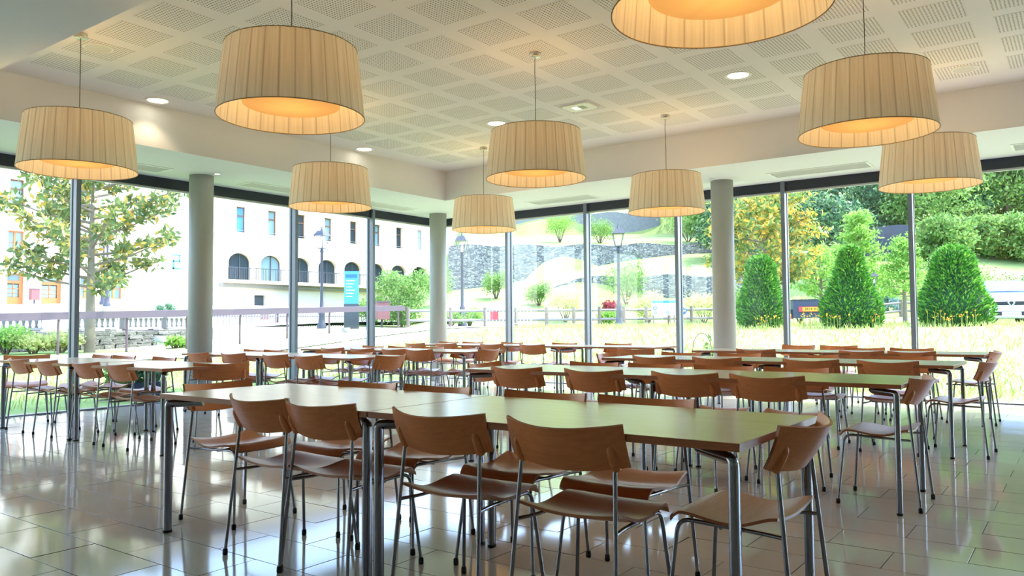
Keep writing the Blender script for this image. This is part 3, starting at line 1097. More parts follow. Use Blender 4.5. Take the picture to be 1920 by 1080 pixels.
def ac_grille(x0, x1, y0, y1, label):
    cx, cy = (x0 + x1) / 2, (y0 + y1) / 2
    a, b = (x1 - x0) / 2, (y1 - y0) / 2
    root = thing('air_grille', label, 'air vent', (cx, cy, ZS), 0, 'slotted air grilles in the soffit')
    m = MB()
    m.box(-a, a, -b, -b + 0.03, -0.008, 0).box(-a, a, b - 0.03, b, -0.008, 0)
    m.box(-a, -a + 0.03, -b + .03, b - .03, -0.008, 0).box(a - 0.03, a, -b + .03, b - .03, -0.008, 0)
    m.build('frame', M_WHITE, root)
    MB().box(-a + 0.03, a - 0.03, -b + 0.03, b - 0.03, -0.002, 0).build('backing', M_GRILLE, root)
    lng = a > b
    k = 9
    w0 = (b if lng else a) - 0.035
    sm = MB().box(-a + 0.03, a - 0.03, -0.003, 0.003, -0.007, -0.002) if lng else MB().box(-0.003, 0.003, -b + 0.03, b - 0.03, -0.007, -0.002)
    me = sm.mesh('slat', M_WHITE)
    for i in range(k):
        o = -w0 + 2 * w0 * (i + 0.5) / k
        link('slat', me, root, (0, o, 0) if lng else (o, 0, 0))
ac_grille(-10.36, -9.96, 4.70, 5.86, 'white air grille in the soffit above the left glazing, behind the far left lamp')
ac_grille(-10.36, -9.96, 7.10, 8.26, 'white air grille in the soffit left of the small left pendant')
ac_grille(-10.36, -9.96, 9.55, 10.7, 'white air grille in the soffit right of the small left pendant')
ac_grille(-7.95, -6.65, 11.28, 11.70, 'white air grille in the back soffit behind the central pendant')
ac_grille(-3.68, -2.32, 11.26, 11.70, 'white air grille in the back soffit right of the round column')
ac_grille(-0.70, 0.66, 11.26, 11.70, 'white air grille in the back soffit at the right picture edge')
def mini_spot(x, y, label, lit):
    root = thing('mini_spotlight', label, 'spotlight', (x, y, ZS), 0, 'small soffit spotlights')
    MB().lathe([(0.05, 0), (0.05, -0.006), (0.036, -0.006)], 24).build('ring', M_WHITE, root)
    MB().lathe([(0.0, -0.004), (0.037, -0.004)], 24).build('lens', M_DOWN if lit else M_GRILLE, root)
mini_spot(-9.82, 6.43, 'small lit spotlight in the soffit beside the left column', True)
mini_spot(-4.455, 11.14, 'small unlit spotlight in the soffit beside the right-hand column', False)
#@@EXT
# ------------------------------------------------------------------ grounds: terrain
RAILX = -21.35
def hill(v, u=6.0):
    e1 = 1.5 + 1.0 * ss(u, 0, 4)
    e2 = 2.3 + 2.2 * ss(u, -5, 12)
    pts = [(30, 0.0), (36, 0.05), (41.8, 1.5), (42.0, e1), (49.8, e2), (50.0, 5.0), (65.8, 7.6), (66.0, 9.2), (85, 13.2), (140, 30)]
    for (a, za), (b, zb) in zip(pts[:-1], pts[1:]):
        if v <= b:
            return za + (zb - za) * max(0, (v - a) / (b - a))
    return 30
def gz(x, y, with_hill=True):
    p = max(0.0, -10.8 - x)
    q = max(0.0, y - 12.2)
    b = 0.37 * min(p, 10.6) / 10.6
    a = (0.97 - 0.02 * min(p, 14)) * ss(q, -1.5, 10.5)
    z = b + a * (1 - 0.6 * b)
    v = -0.59 * x + 0.807 * y
    u = 0.807 * x + 0.59 * y
    if with_hill:
        z += hill(v, u) * ss(u, -7.5, -3.5)
    if u < -3.5 and v > 20:
        z += 1.0 * ss(v, 24, 60) * (1 - ss(u, -7.5, -3.5))
    return z - 0.03
def terrain(name, x0, x1, y0, y1, step, mat, fn, label, cat):
    nx, ny = int((x1 - x0) / step) + 1, int((y1 - y0) / step) + 1
    v = []
    for j in range(ny):
        for i in range(nx):
            x, y = x0 + (x1 - x0) * i / (nx - 1), y0 + (y1 - y0) * j / (ny - 1)
            v.append((x, y, fn(x, y)))
    f = [(j * nx + i, j * nx + i + 1, (j + 1) * nx + i + 1, (j + 1) * nx + i) for j in range(ny - 1) for i in range(nx - 1)]
    o = MB().add(v, f, 0, True).build(name, mat)
    tag(o, label, cat, kind='structure')
    return o
terrain('lawn', -25.0, 34.0, YW + 0.12, 44.0, 0.6, M_LAWN, lambda x, y: gz(x, y, False), 'sunlit meadow lawn behind the back glazing', 'lawn')
terrain('side_lawn', -25.0, XW - 0.12, -30.0, YW + 0.12, 0.6, M_SIDE, gz, 'sunlit strip of lawn beside the left glazing', 'lawn')
vs_ = [33 + 0.5 * k for k in range(18)] + [42.02 + 0.01] + [42.5 + 0.75 * k for k in range(10)] + [49.8, 50.02] + [51 + 1.2 * k for k in range(13)] + [66.05] + [68 + 4 * k for k in range(18)]
us_ = [-14 + 0.8 * k for k in range(100)]
V = []
for v_ in vs_:
    for u_ in us_:
        x, y = 0.807 * u_ - 0.59 * v_, 0.59 * u_ + 0.807 * v_
        V.append((x, y, gz(x, y) + 0.02))
nu_ = len(us_)
tag(MB().add(V, [(j * nu_ + i, j * nu_ + i + 1, (j + 1) * nu_ + i + 1, (j + 1) * nu_ + i) for j in range(len(vs_) - 1) for i in range(nu_ - 1)], 0, True).build('hillside', M_HILL), 'terraced grassy hillside behind the garden', 'hill', kind='structure')
def pz(x, y):
    return 0.95 + 1.28 * ss(-x, 25, 50) + 0.25 * ss(y, 14, 24)
terrain('plaza', -56.0, -25.0, -40.0, 40.0, 1.5, M_PAVE, pz, 'pale paved plaza before the long cream building', 'plaza')
M_ADDED_RIDGE = groundmat('added_ridge_green', (rgb(34, 58, 40), rgb(56, 86, 54), rgb(84, 112, 70)), 0.5, 2.0)
def ridge(x, y):  # unseen ridge, added so the glazing mirrors dark green instead of bright sky
    t = ss(x, 24, 48)
    return 0.6 + 17 * t + (1.4 * math.sin(x * 0.9 + y * 0.7) + 1.1 * math.sin(y * 1.3 - x * 0.4)) * t
terrain('added_reflection_ridge', 24.0, 60.0, -45.0, 60.0, 1.5, M_ADDED_RIDGE, ridge, 'unseen dark green ridge added on the right to darken glass reflections', 'hill')
# footpath along the inside of the railing
v, f = [], []
for k in range(60):
    y = -25 + k * 0.85
    for x in (-21.1, -19.8, -18.4):
        v.append((x + 0.05 * math.sin(y), y, gz(x, y) + 0.025))
for k in range(59):
    for i in range(2):
        a = k * 3 + i
        f.append((a, a + 1, a + 4, a + 3))
tag(MB().add(v, f, 0, True).build('footpath', M_PAVE), 'pale concrete footpath running inside the mauve railing', 'path', kind='structure')

# ------------------------------------------------------------------ foliage helpers
def leaves(name, mat, parent, pos, size, rng, aspect=0.45, up=0.0, size_var=0.4, dirs=None, kind='stuff'):
    """one rhombic leaf per row of pos (n,3)"""
    pos = np.asarray(pos, float)
    n = len(pos)
    d = rng.normal(size=(n, 3)) if dirs is None else np.asarray(dirs) + rng.normal(size=(n, 3)) * 0.35
    d[:, 2] += up
    d /= np.linalg.norm(d, axis=1, keepdims=True) + 1e-9
    r = rng.normal(size=(n, 3))
    s = np.cross(d, r)
    s /= np.linalg.norm(s, axis=1, keepdims=True) + 1e-9
    L = size * (1 + size_var * (rng.random((n, 1)) * 2 - 1))
    W = L * aspect * 0.5
    a = pos
    b = pos + d * L * 0.45 + s * W
    c = pos + d * L
    e = pos + d * L * 0.45 - s * W
    V = np.stack([a, b, c, e], 1).reshape(-1, 3)
    me = bpy.data.meshes.new(name)
    me.vertices.add(4 * n)
    me.vertices.foreach_set('co', V.astype(np.float32).ravel())
    me.loops.add(4 * n)
    me.loops.foreach_set('vertex_index', np.arange(4 * n, dtype=np.int32))
    me.polygons.add(n)
    me.polygons.foreach_set('loop_start', np.arange(0, 4 * n, 4, dtype=np.int32))
    me.polygons.foreach_set('loop_total', np.full(n, 4, dtype=np.int32))
    me.materials.append(mat)
    me.update(calc_edges=True)
    me.validate()
    o = link(name, me, parent)
    if kind:
        o['kind'] = kind
    return o

def blob(rng, n, c, r, shell=0.55):
    d = rng.normal(size=(n, 3))
    d /= np.linalg.norm(d, axis=1, keepdims=True)
    k = shell + (1 - shell) * rng.random((n, 1))
    return np.asarray(c) + d * k * np.asarray(r)

def tree(name, label, base, h, spread, leaf_mat, seed, nleaf=5000, leaf=0.14, trunk_r=0.09, clear=0.3, bark=None, shape='round', tuft=0.45, cat='tree', group=None, aspect=0.45, nb=26):
    """trunk, forking limbs and leaf tufts at the limb ends"""
    rng = np.random.default_rng(seed)
    rd = random.Random(seed)
    root = thing(name, label, cat, base, 0, group)
    tr = MB()
    tip = Vector((0, 0, h * 0.88))
    trunk = [Vector((0, 0, -0.15))]
    for k in range(1, 6):
        t = k / 5
        trunk.append(Vector((rd.uniform(-.05, .05) * h * 0.25 * t, rd.uniform(-.05, .05) * h * 0.25 * t, h * 0.88 * t)))
    tr.tube(trunk, [trunk_r * 1.25, trunk_r, trunk_r * 0.8, trunk_r * 0.6, trunk_r * 0.4, trunk_r * 0.15], 8)
    tr.build('trunk', bark or M_BARK, root)
    br = MB()
    P = []
    per = max(1, nleaf // (nb * 3))
    for k in range(nb):
        t = clear + (0.97 - clear) * (k + rd.random() * 0.6) / nb
        a = k * 2.399 + rd.uniform(-0.4, 0.4)
        if shape == 'cone':
            R = spread * (1.02 - (t - clear) / (1 - clear)) ** 0.8 + 0.1
            rise = 0.22
        elif shape == 'column':
            R = spread * (0.55 + 0.45 * math.sin(PI * (t - clear) / (1 - clear)))
            rise = 0.5
        else:
            R = spread * math.sqrt(max(0.06, 1 - ((t - clear) / (1 - clear) * 1.75 - 0.72) ** 2 * 0.95))
            rise = 0.35
        R *= rd.uniform(0.72, 1.05)
        i = min(4, int(t * 5))
        o = trunk[i].lerp(trunk[i + 1], t * 5 - i)
        e = o + Vector((math.cos(a) * R, math.sin(a) * R, R * rise * rd.uniform(0.6, 1.2)))
        m = o.lerp(e, 0.5) + Vector((0, 0, -0.05 * R))
        br.tube([o, m, e], [trunk_r * 0.35, trunk_r * 0.22, trunk_r * 0.07], 5)
        for s in (0.45, 0.75, 1.0):
            c = o.lerp(e, s) + Vector((rd.uniform(-.1, .1), rd.uniform(-.1, .1), rd.uniform(-.05, .12))) * spread * 0.3
            P.append(blob(rng, per, c, np.array([1, 1, 0.7]) * tuft * (0.6 + 0.5 * s), 0.3))
    br.build('branches', bark or M_BARK, root)
    leaves('foliage', leaf_mat, root, np.concatenate(P), leaf, rng, aspect)
    return root

def shrub(name, label, base, r, h, leaf_mat, seed, n=1500, leaf=0.09, cat='shrub', group=None, lumps=7, aspect=0.5):
    rng = np.random.default_rng(seed)
    rd = random.Random(seed)
    root = thing(name, label, cat, base, 0, group)
    st = MB()
    P = []
    for k in range(lumps):
        a = k * 2.399 + rd.random()
        rr = r * 0.62 * math.sqrt(rd.random())
        c = Vector((math.cos(a) * rr, math.sin(a) * rr, h * rd.uniform(0.42, 0.72)))
        st.tube([(0, 0, -0.1), c * 0.6, c], [0.03, 0.02, 0.008], 5)
        P.append(blob(rng, n // lumps, c, (r * 0.5, r * 0.5, h * 0.36), 0.25))
    st.build('stems', M_BARK2, root)
    q = np.concatenate(P)
    q[:, 2] = np.maximum(q[:, 2], 0.02)
    leaves('foliage', leaf_mat, root, q, leaf, rng, aspect)
    return root

def on(px, py, d):
    p = depth_point(px, py, d)
    return (p.x, p.y, p.z)

def onG(px, py, d, sink=0.0):
    p = depth_point(px, py, d)
    return (p.x, p.y, gz(p.x, p.y) - sink)

# ------------------------------------------------------------------ the long cream building
XF = -54.0
class Facade:
    pass
fac = thing('long_building', 'long cream building with tall brown windows, arches and orange doors', 'building', (XF, 30, 2.2))
def fmat():
    return Matrix.Translation((-XF, -30, -2.2))
def fbuild(mb, name, mat, parent=fac):
    mb.v = [(p[0] - XF, p[1] - 30, p[2] - 2.2) for p in mb.v]
    return mb.build(name, mat, parent)
WIN = [(37.57 + 2.965 * k - 0.465, 37.57 + 2.965 * k + 0.465, 8.42, 10.48) for k in range(-0, 8)]
ARC = [(37.45 + 2.965 * k - 1.03, 37.45 + 2.965 * k + 1.03, 4.62, 6.78) for k in range(0, 8)]
LWIN = [(20.93, 21.80, 8.62, 10.35), (28.95, 29.80, 8.62, 10.35), (20.87, 21.84, 5.78, 7.10), (24.9, 25.8, 8.62, 10.35), (24.9, 25.85, 5.78, 7.1), (16.9, 17.8, 8.62, 10.35), (16.9, 17.8, 5.78, 7.1), (33.3, 34.2, 8.5, 10.4)]
DOOR = [(20.85, 21.88, 2.22, 4.42), (22.85, 24.15, 2.22, 4.40), (16.6, 17.8, 2.22, 4.4)]
LOW = [(25.25, 26.15, 2.95, 4.45), (27.07, 28.14, 2.95, 4.45), (38.8, 39.9, 2.65, 3.48)]
HOLES = WIN + ARC + LWIN + DOOR + LOW
ys = sorted(set([-45.0, 59.4] + [h[0] for h in HOLES] + [h[1] for h in HOLES]))
zs = sorted(set([1.2, 14.5] + [h[2] for h in HOLES] + [h[3] for h in HOLES]))
mb = MB()
for i in range(len(ys) - 1):
    run = None
    for j in range(len(zs) - 1):
        yc, zc = (ys[i] + ys[i + 1]) / 2, (zs[j] + zs[j + 1]) / 2
        hole = any(h[0] < yc < h[1] and h[2] < zc < h[3] for h in HOLES)
        if not hole:
            if run is None: run = zs[j]
        if (hole or j == len(zs) - 2) and run is not None:
            top = zs[j] if hole else zs[j + 1]
            mb.add([(XF, ys[i], run), (XF, ys[i + 1], run), (XF, ys[i + 1], top), (XF, ys[i], top)], [(0, 1, 2, 3)])
            run = None
DEP = 0.38
for (a, b, c, d) in HOLES:
    for q in (((a, c), (b, c)), ((b, c), (b, d)), ((b, d), (a, d)), ((a, d), (a, c))):
        (y0, z0), (y1, z1) = q
        mb.add([(XF, y0, z0), (XF, y1, z1), (XF - DEP, y1, z1), (XF - DEP, y0, z0)], [(0, 1, 2, 3)])
for (a, b, c, d) in ARC:        # spandrels that turn the opening into a basket arch
    n = 12
    zsn = d - 0.72
    pts = [((a + b) / 2 - (b - a) / 2 * math.cos(PI * k / n), zsn + 0.72 * math.sin(PI * k / n)) for k in range(n + 1)]
    for k in range(n):
        (y0, z0), (y1, z1) = pts[k], pts[k + 1]
        mb.add([(XF - 0.001, y0, z0), (XF - 0.001, y1, z1), (XF - 0.001, y1, d), (XF - 0.001, y0, d)], [(0, 1, 2, 3)])
        mb.add([(XF, y0, z0), (XF, y1, z1), (XF - DEP, y1, z1), (XF - DEP, y0, z0)], [(0, 3, 2, 1)], 1)
mb.box(XF - 12, XF - 0.6, -45, 59.4, 1.2, 14.4)
mb.add([(XF, 59.4, 1.2), (XF - 12, 59.4, 1.2), (XF - 12, 59.4, 14.5), (XF, 59.4, 14.5)], [(0, 1, 2, 3)])
fbuild(mb, 'wall', [M_FACADE, M_STONE])
def window(a, b, c, d, frame, pane, kind):
    x = XF - DEP
    f = MB()
    fw_ = 0.08
    f.box(x, x + 0.07, a, a + fw_, c, d).box(x, x + 0.07, b - fw_, b, c, d)
    f.box(x, x + 0.07, a + fw_, b - fw_, d - fw_, d).box(x, x + 0.07, a + fw_, b - fw_, c, c + fw_)
    if kind == 'transom':
        z = d - (d - c) * 0.34
        f.box(x, x + 0.09, a + fw_, b - fw_, z - 0.05, z + 0.05)
    elif kind == 'cross':
        ym = (a + b) / 2
        f.box(x, x + 0.08, ym - 0.06, ym + 0.06, c + fw_, d - fw_)
        f.box(x, x + 0.06, a + fw_, b - fw_, c + (d - c) * 0.45, c + (d - c) * 0.45 + 0.04)
    o = fbuild(f, 'window', frame)
    fbuild(MB().box(x - 0.02, x + 0.02, a + 0.02, b - 0.02, c + 0.02, d - 0.02), 'pane', pane, o)
    if kind == 'transom':
        fbuild(MB().box(XF - 0.1, XF + 0.08, a - 0.08, b + 0.08, c - 0.12, c), 'sill', M_FACADE, o)
        fbuild(MB().box(XF - 0.06, XF - 0.03, a, b, c + 0.16, c + 0.2), 'guard_bar', M_PICKET, o)
    return o
for k, h4 in enumerate(WIN):
    window(*h4, M_BROWN, M_SKYGLASS if k == 0 else (M_PALEGLASS if k % 2 else M_DARKGLASS), 'transom')
for h4 in LWIN[:2] + LWIN[3:4] + LWIN[5:6] + LWIN[7:]:
    window(*h4, M_BROWN, M_PALEGLASS, 'transom')
for h4 in (LWIN[2], LWIN[4], LWIN[6]):
    window(*h4, M_ORANGE, M_PALEGLASS, 'cross')
for h4 in LOW[:2]:
    window(*h4, M_ORANGE, M_PALEGLASS, 'cross')
o = fbuild(MB().box(XF - DEP, XF - DEP + 0.05, 38.8, 39.9, 2.65, 3.48), 'cellar_vent', M_IRON)
for (a, b, c, d) in DOOR:
    x = XF - DEP
    f = MB()
    f.box(x, x + 0.08, a, a + 0.12, c, d).box(x, x + 0.08, b - 0.22, b, c, d)
    f.box(x, x + 0.08, a + 0.12, b - 0.22, d - 0.08, d).box(x, x + 0.08, a + 0.12, b - 0.22, d - 0.62, d - 0.44)
    f.box(x, x + 0.07, a + 0.12, b - 0.22, c, c + 0.72)
    dr = fbuild(f, 'door', M_ORANGE)
    fbuild(MB().box(x, x + 0.03, a + 0.12, b - 0.22, d - 0.44, d - 0.08), 'fanlight', M_PALEGLASS, dr)
    n = 3
    for r in range(n):
        for s in range(2):
            y0 = a + 0.14 + s * (b - a - 0.38) / 2
            y1 = y0 + (b - a - 0.38) / 2 - 0.04
            z0 = c + 0.74 + r * (d - c - 1.38) / n
            fbuild(MB().box(x, x + 0.03, y0, y1, z0, z0 + (d - c - 1.38) / n - 0.05), 'pane', M_PALEGLASS, dr)
    gb = MB().box(x + 0.005, x + 0.05, (a + b - 0.10) / 2 - 0.02, (a + b - 0.10) / 2 + 0.02, c + 0.72, d - 0.62)
    for r in range(1, n):
        z0 = c + 0.72 + r * (d - c - 1.38) / n
        gb.box(x + 0.005, x + 0.05, a + 0.12, b - 0.22, z0 - 0.02, z0 + 0.02)
    fbuild(gb, 'glazing_bars', M_ORANGE, dr)
for k, (a, b, c, d) in enumerate(ARC):
    x = XF - DEP
    f = MB()
    n = 14
    zsn = d - 0.72
    pts = [(a, c)] + [((a + b) / 2 - (b - a) / 2 * math.cos(PI * q / n), zsn + 0.72 * math.sin(PI * q / n)) for q in range(n + 1)] + [(b, c)]
    f.tube([(x + 0.03, y, z) for y, z in pts], 0.055, 6)
    f.box(x, x + 0.07, (a + b) / 2 + 0.12, (a + b) / 2 + 0.2, c, d - 0.02)
    o = fbuild(f, 'arched_window', M_IRON)
    m = MB()
    m.add([(x, y, z) for y, z in pts], [tuple(range(len(pts)))])
    m.add([(x - 0.04, y, z) for y, z in pts], [tuple(range(len(pts)))[::-1]])
    fbuild(m, 'pane', M_DARKGLASS if k != 1 else M_PALEGLASS, o)
# balcony slab, railing, pipes, sign
fbuild(MB().box(XF - 0.2, XF + 1.1, 35.6, 59.0, 4.35, 4.6), 'balcony_slab', M_STONE)
fbuild(MB().box(XF, XF + 0.5, 35.6, 59.0, 4.05, 4.35), 'balcony_moulding', M_PLANTER)
rl = MB()
rl.box(XF + 1.0, XF + 1.05, 35.6, 59.0, 5.52, 5.57)
y = 35.7
while y < 59:
    rl.box(XF + 1.01, XF + 1.04, y, y + 0.025, 4.6, 5.52)
    y += 0.16
tag(fbuild(rl, 'balcony_railing', M_IRON), kind='stuff')
for yy, z0, z1 in ((30.4, 3.3, 13.0), (39.05, 4.6, 13.0), (33.6, 3.0, 13.0)):
    m = MB().tube([(XF + 0.12, yy, z0), (XF + 0.12, yy, z1)], 0.09, 8)
    fbuild(m, 'downpipe', M_STONE)
sg = MB()
for (y0, y1, z0, z1) in ((31.7, 32.3, 5.2, 5.34), (31.7, 32.3, 5.75, 5.86), (31.7, 32.3, 6.2, 6.3), (31.7, 31.82, 5.2, 5.86), (32.2, 32.3, 5.7, 6.3)):
    sg.box(XF + 0.1, XF + 0.16, y0, y1, z0, z1)
fbuild(sg, 'wall_sign', M_TEAL)
fbuild(MB().box(XF - 12.6, XF + 0.7, -46, 60, 14.4, 14.75), 'eaves', M_STONE)
rf = MB()
rf.add([(XF + 0.8, -46, 14.75), (XF + 0.8, 60, 14.75), (XF - 6, 60, 18.2), (XF - 6, -46, 18.2), (XF - 12.8, -46, 14.75), (XF - 12.8, 60, 14.75)], [(0, 1, 2, 3), (3, 2, 5, 4), (0, 3, 4), (1, 5, 2)])
fbuild(rf, 'roof', plain('slate_roof', rgb(92, 94, 102), 0.8))

# ------------------------------------------------------------------ mauve railing along the path
rail = thing('path_railing', 'mauve railing with a broad top rail and slim posts along the footpath', 'railing', (RAILX, 8, 0.4))
def rtop(y):
    return 1.46 + (y - 9.5) * 0.0265
def rloc(mb, name, mat, par=rail):
    mb.v = [(p[0] - RAILX, p[1] - 8, p[2] - 0.4) for p in mb.v]
    return mb.build(name, mat, par)
m = MB()
for k in range(24):
    y0, y1 = -18 + k * 1.67, -18 + (k + 1) * 1.67
    v = []
    for y in (y0, y1):
        z = rtop(y)
        v += [(RAILX + 0.10, y, z - 0.19), (RAILX + 0.10, y, z), (RAILX - 0.12, y, z + 0.01), (RAILX - 0.12, y, z - 0.19)]
    m.add(v, [(0, 4, 5, 1), (1, 5, 6, 2), (2, 6, 7, 3), (3, 7, 4, 0)])
    if k == 23:
        m.add(v[4:], [(0, 1, 2, 3)])
rloc(m, 'top_rail', M_RAIL)
for k in range(-8, 8):
    y = 9.45 + 1.79 * k if k < 7 else 21.8
    g = gz(RAILX, y)
    m = MB().tube([(RAILX, y, g - 0.2), (RAILX, y, rtop(y) - 0.30), (RAILX + 0.03, y, rtop(y) - 0.17)], 0.032, 8)
    rloc(m, 'post', M_POST)

# ------------------------------------------------------------------ rubble wall and balustrade planters
wl = thing('rubble_wall', 'low rubble stone wall below the balustrade planters', 'wall', (-25.0, 10, 0.2))
m = MB()
rd = random.Random(5)
y = -6.0
course = []
WALLX = -24.8
back = MB().box(-0.35, -0.05, -18, 5.4, -0.3, 0.74)
back.build('wall_core', M_PLANTER, wl)
# individual stones in rough courses
stm = []
for q in range(5):
    a = MB()
    ln, ht, dp = rd.uniform(0.9, 1.1), 1.0, 0.16
    v = []
    for (sx, sy, sz) in [(a_, b_, c_) for c_ in (0, 1) for b_ in (0, 1) for a_ in (0, 1)]:
        v.append((sx * dp - 0.04 + (rd.uniform(-.03, .03) if sx else 0), sy * ln - ln / 2 + rd.uniform(-.1, .1), sz * ht + rd.uniform(-.14, .14)))
    a.add(v, [(0, 2, 3, 1), (4, 5, 7, 6), (0, 1, 5, 4), (2, 6, 7, 3), (0, 4, 6, 2), (1, 3, 7, 5)])
    stm.append(a.mesh('stone', M_RUBBLE))
z = 0.0
nst = 0
while z < 0.72 and nst < 290:
    hh = rd.uniform(0.11, 0.17)
    y = -5.2
    while y < 5.4:
        ln = rd.uniform(0.22, 0.55)
        s = link('stone', stm[rd.randrange(5)], wl, (0, y + ln / 2, z), (0, 0, rd.uniform(-.05, .05)))
        s.scale = (1, ln * 0.96, hh * 0.92)
        nst += 1
        y += ln
    z += hh
for k, (y0, lab) in enumerate(((8.2, 'planter with dished end nearest the left picture edge'), (10.2, 'concrete balustrade planter just left of the left mullion'), (12.5, 'concrete balustrade planter right of the magnolia trunk'), (13.95, 'concrete balustrade planter with green plants, middle of three on the rubble wall'), (15.4, 'concrete balustrade planter nearest the left column'))):
    x = -25.6
    root = thing('balustrade_planter', lab if 'balustrade' in lab else 'pale balustrade ' + lab, 'planter', (x, y0, 0.93), 0, 'fluted concrete planters')
    L = 0.62
    m = MB()
    m.prism([(-0.22, -L), (0.2, -L), (0.2, L), (-0.22, L)], 0.06, 0.13)
    m.box(-0.24, 0.24, -L - .03, L + .03, 0.42, 0.5)
    m.box(-0.2, 0.12, -L, L, 0.13, 0.42)
    m.build('trough', M_PLANTER, root)
    for s in (-0.45, 0.45):
        MB().box(-0.18, 0.18, s - 0.1, s + 0.1, -0.05, 0.06).build('foot', M_PLANTER, root)
    bm_ = MB().lathe([(0.035, 0.13), (0.06, 0.2), (0.045, 0.3), (0.03, 0.38), (0.05, 0.42)], 8).mesh('baluster', M_BOARD)
    for q in range(7):
        link('baluster', bm_, root, (0.15, -L + 0.09 + q * (2 * L - 0.18) / 6, 0))
    if k in (2, 3):
        rng = np.random.default_rng(40 + k)
        leaves('plants', L_LIME, root, blob(rng, 500, (0, 0, 0.5), (0.2, 0.55, 0.14), 0.2), 0.09, rng)

# ------------------------------------------------------------------ picket fence behind the railing
pf = thing('picket_fence', 'pale grey picket fence behind the mauve railing', 'fence', (-27.5, 20, 1.0))
m = MB()
for k in range(95):
    y = -3.2 + k * 0.13
    m.box(-0.012, 0.012, y - 0.02, y + 0.02, -0.45, 0.62)
tag(m.build('pickets', M_PICKET, pf), kind='stuff')
MB().box(-0.05, -0.012, -3.3, 9.2, 0.42, 0.48).build('rail', M_PICKET, pf)
MB().box(-0.05, -0.012, -3.3, 9.2, -0.25, -0.19).build('rail', M_PICKET, pf)
for y in (-3.2, 0.9, 5.0, 9.1):
    MB().box(-0.1, -0.02, y - 0.05, y + 0.05, -0.6, 0.68).build('post', M_POST, pf)
tag(MB().box(-30, -24.9, 16.2, 30, 0.4, 1.02).build('ramp_kerb', M_PAVE), 'pale paved ramp edge behind the mauve railing', 'ramp', kind='structure')

# ------------------------------------------------------------------ street lamps
def street_lamp(base, h, label, rz=0.3, lantern=True):
    root = thing('street_lamp', label, 'street lamp', base, rz, 'classic lantern street lamps')
    hp = h - 0.95
    m = MB().lathe([(0.19, -0.2), (0.19, 0.12), (0.14, 0.2), (0.12, 0.5), (0.14, 0.62), (0.10, 0.68), (0.13, 0.78), (0.08, 0.86), (0.065, 1.1), (0.055, hp - 0.12), (0.085, hp - 0.06), (0.06, hp), (0.03, hp + 0.03)], 14)
    m.build('pole', M_IRON, root)
    if not lantern:
        return root
    z = hp + 0.06
    fr = MB()
    a, b = 0.11, 0.21
    for sx in (-1, 1):
        for sy in (-1, 1):
            fr.tube([(sx * a, sy * a, z), (sx * b, sy * b, z + 0.5)], 0.012, 5)
    fr.tube([(0, 0, hp - 0.05), (0, 0, z + 0.1)], 0.02, 6)
    fr.box(-a, a, -a, a, z - 0.02, z + 0.01)
    lan = fr.build('lantern', M_IRON, root)
    pm = MB()
    for k in range(4):
        R = Matrix.Rotation(k * PI / 2, 4, 'Z')
        pm.add([R @ Vector(p) for p in ((a - .005, -a + .01, z + .01), (a - .005, a - .01, z + .01), (b - .005, b - .01, z + .49), (b - .005, -b + .01, z + .49))], [(0, 1, 2, 3)])
    pm.build('lantern_panes', M_GLASS, lan)
    rf = MB()
    c = 0.25
    zz = z + 0.5
    rf.add([(-c, -c, zz), (c, -c, zz), (c, c, zz), (-c, c, zz), (-.13, -.13, zz + .2), (.13, -.13, zz + .2), (.13, .13, zz + .2), (-.13, .13, zz + .2)], [(3, 2, 1, 0), (0, 1, 5, 4), (1, 2, 6, 5), (2, 3, 7, 6), (3, 0, 4, 7), (4, 5, 6, 7)])
    rf.lathe([(0.06, zz + .2), (0.05, zz + .27), (0.02, zz + .29), (0.035, zz + .33), (0.0, zz + .38)], 10)
    rf.build('lantern_roof', M_IRON, root)
    MB().lathe([(0.0, z + 0.02), (0.05, z + 0.03), (0.06, z + 0.2), (0.04, z + 0.3), (0.0, z + 0.33)], 10).build('bulb_cover', M_BOARD, root)
    return root
street_lamp(onG(603, 628, 31), 4.05, 'lantern street lamp before the arched cream facade', 0.2)
street_lamp(onG(1161, 612, 31), 4.05, 'lantern street lamp before the terraced hillside, middle of the back glazing', 0.6)
street_lamp(onG(1641, 592, 28.5), 3.75, 'small-looking distant lantern lamp between the clipped yews', 0.4).scale = (0.52, 0.52, 0.52)
street_lamp(onG(867, 612, 33), 4.0, 'slim lamp post seen through reflections right of the corner column', 0.4)
p = depth_point(193, 575, 44)
street_lamp((p.x, p.y, pz(p.x, p.y)), 4.2, 'left of two iron lamp posts standing behind the magnolia')
p = depth_point(200, 575, 42)
street_lamp((p.x, p.y, pz(p.x, p.y)), 4.2, 'right of two iron lamp posts standing behind the magnolia')

# ------------------------------------------------------------------ post and rail fence
fn = thing('post_and_rail_fence', 'grey timber post-and-rail fence at the foot of the hillside', 'fence', (0, 0, 0))
fl = [onG(px, 610, d) for px, d in ((765, 30.5), (845, 31.5), (910, 32), (968, 32.2), (1025, 32.5), (1076, 32.7), (1124, 33), (1170, 33.2), (1212, 33.5), (1255, 33.7), (1297, 34), (1340, 34.2), (1385, 34.6), (1480, 35.5), (1560, 36), (1640, 36.5), (1690, 37), (1740, 37))]
for i, p in enumerate(fl):
    MB().tube([(p[0], p[1], p[2] - 0.15), (p[0], p[1], p[2] + 0.80)], 0.075, 8).build('post', M_TIMBER, fn)
    if i:
        a = fl[i - 1]
        for hz in (0.28, 0.66):
            MB().tube([(a[0], a[1], a[2] + hz), (p[0], p[1], p[2] + hz)], 0.055, 8).build('rail', M_PICKET, fn)

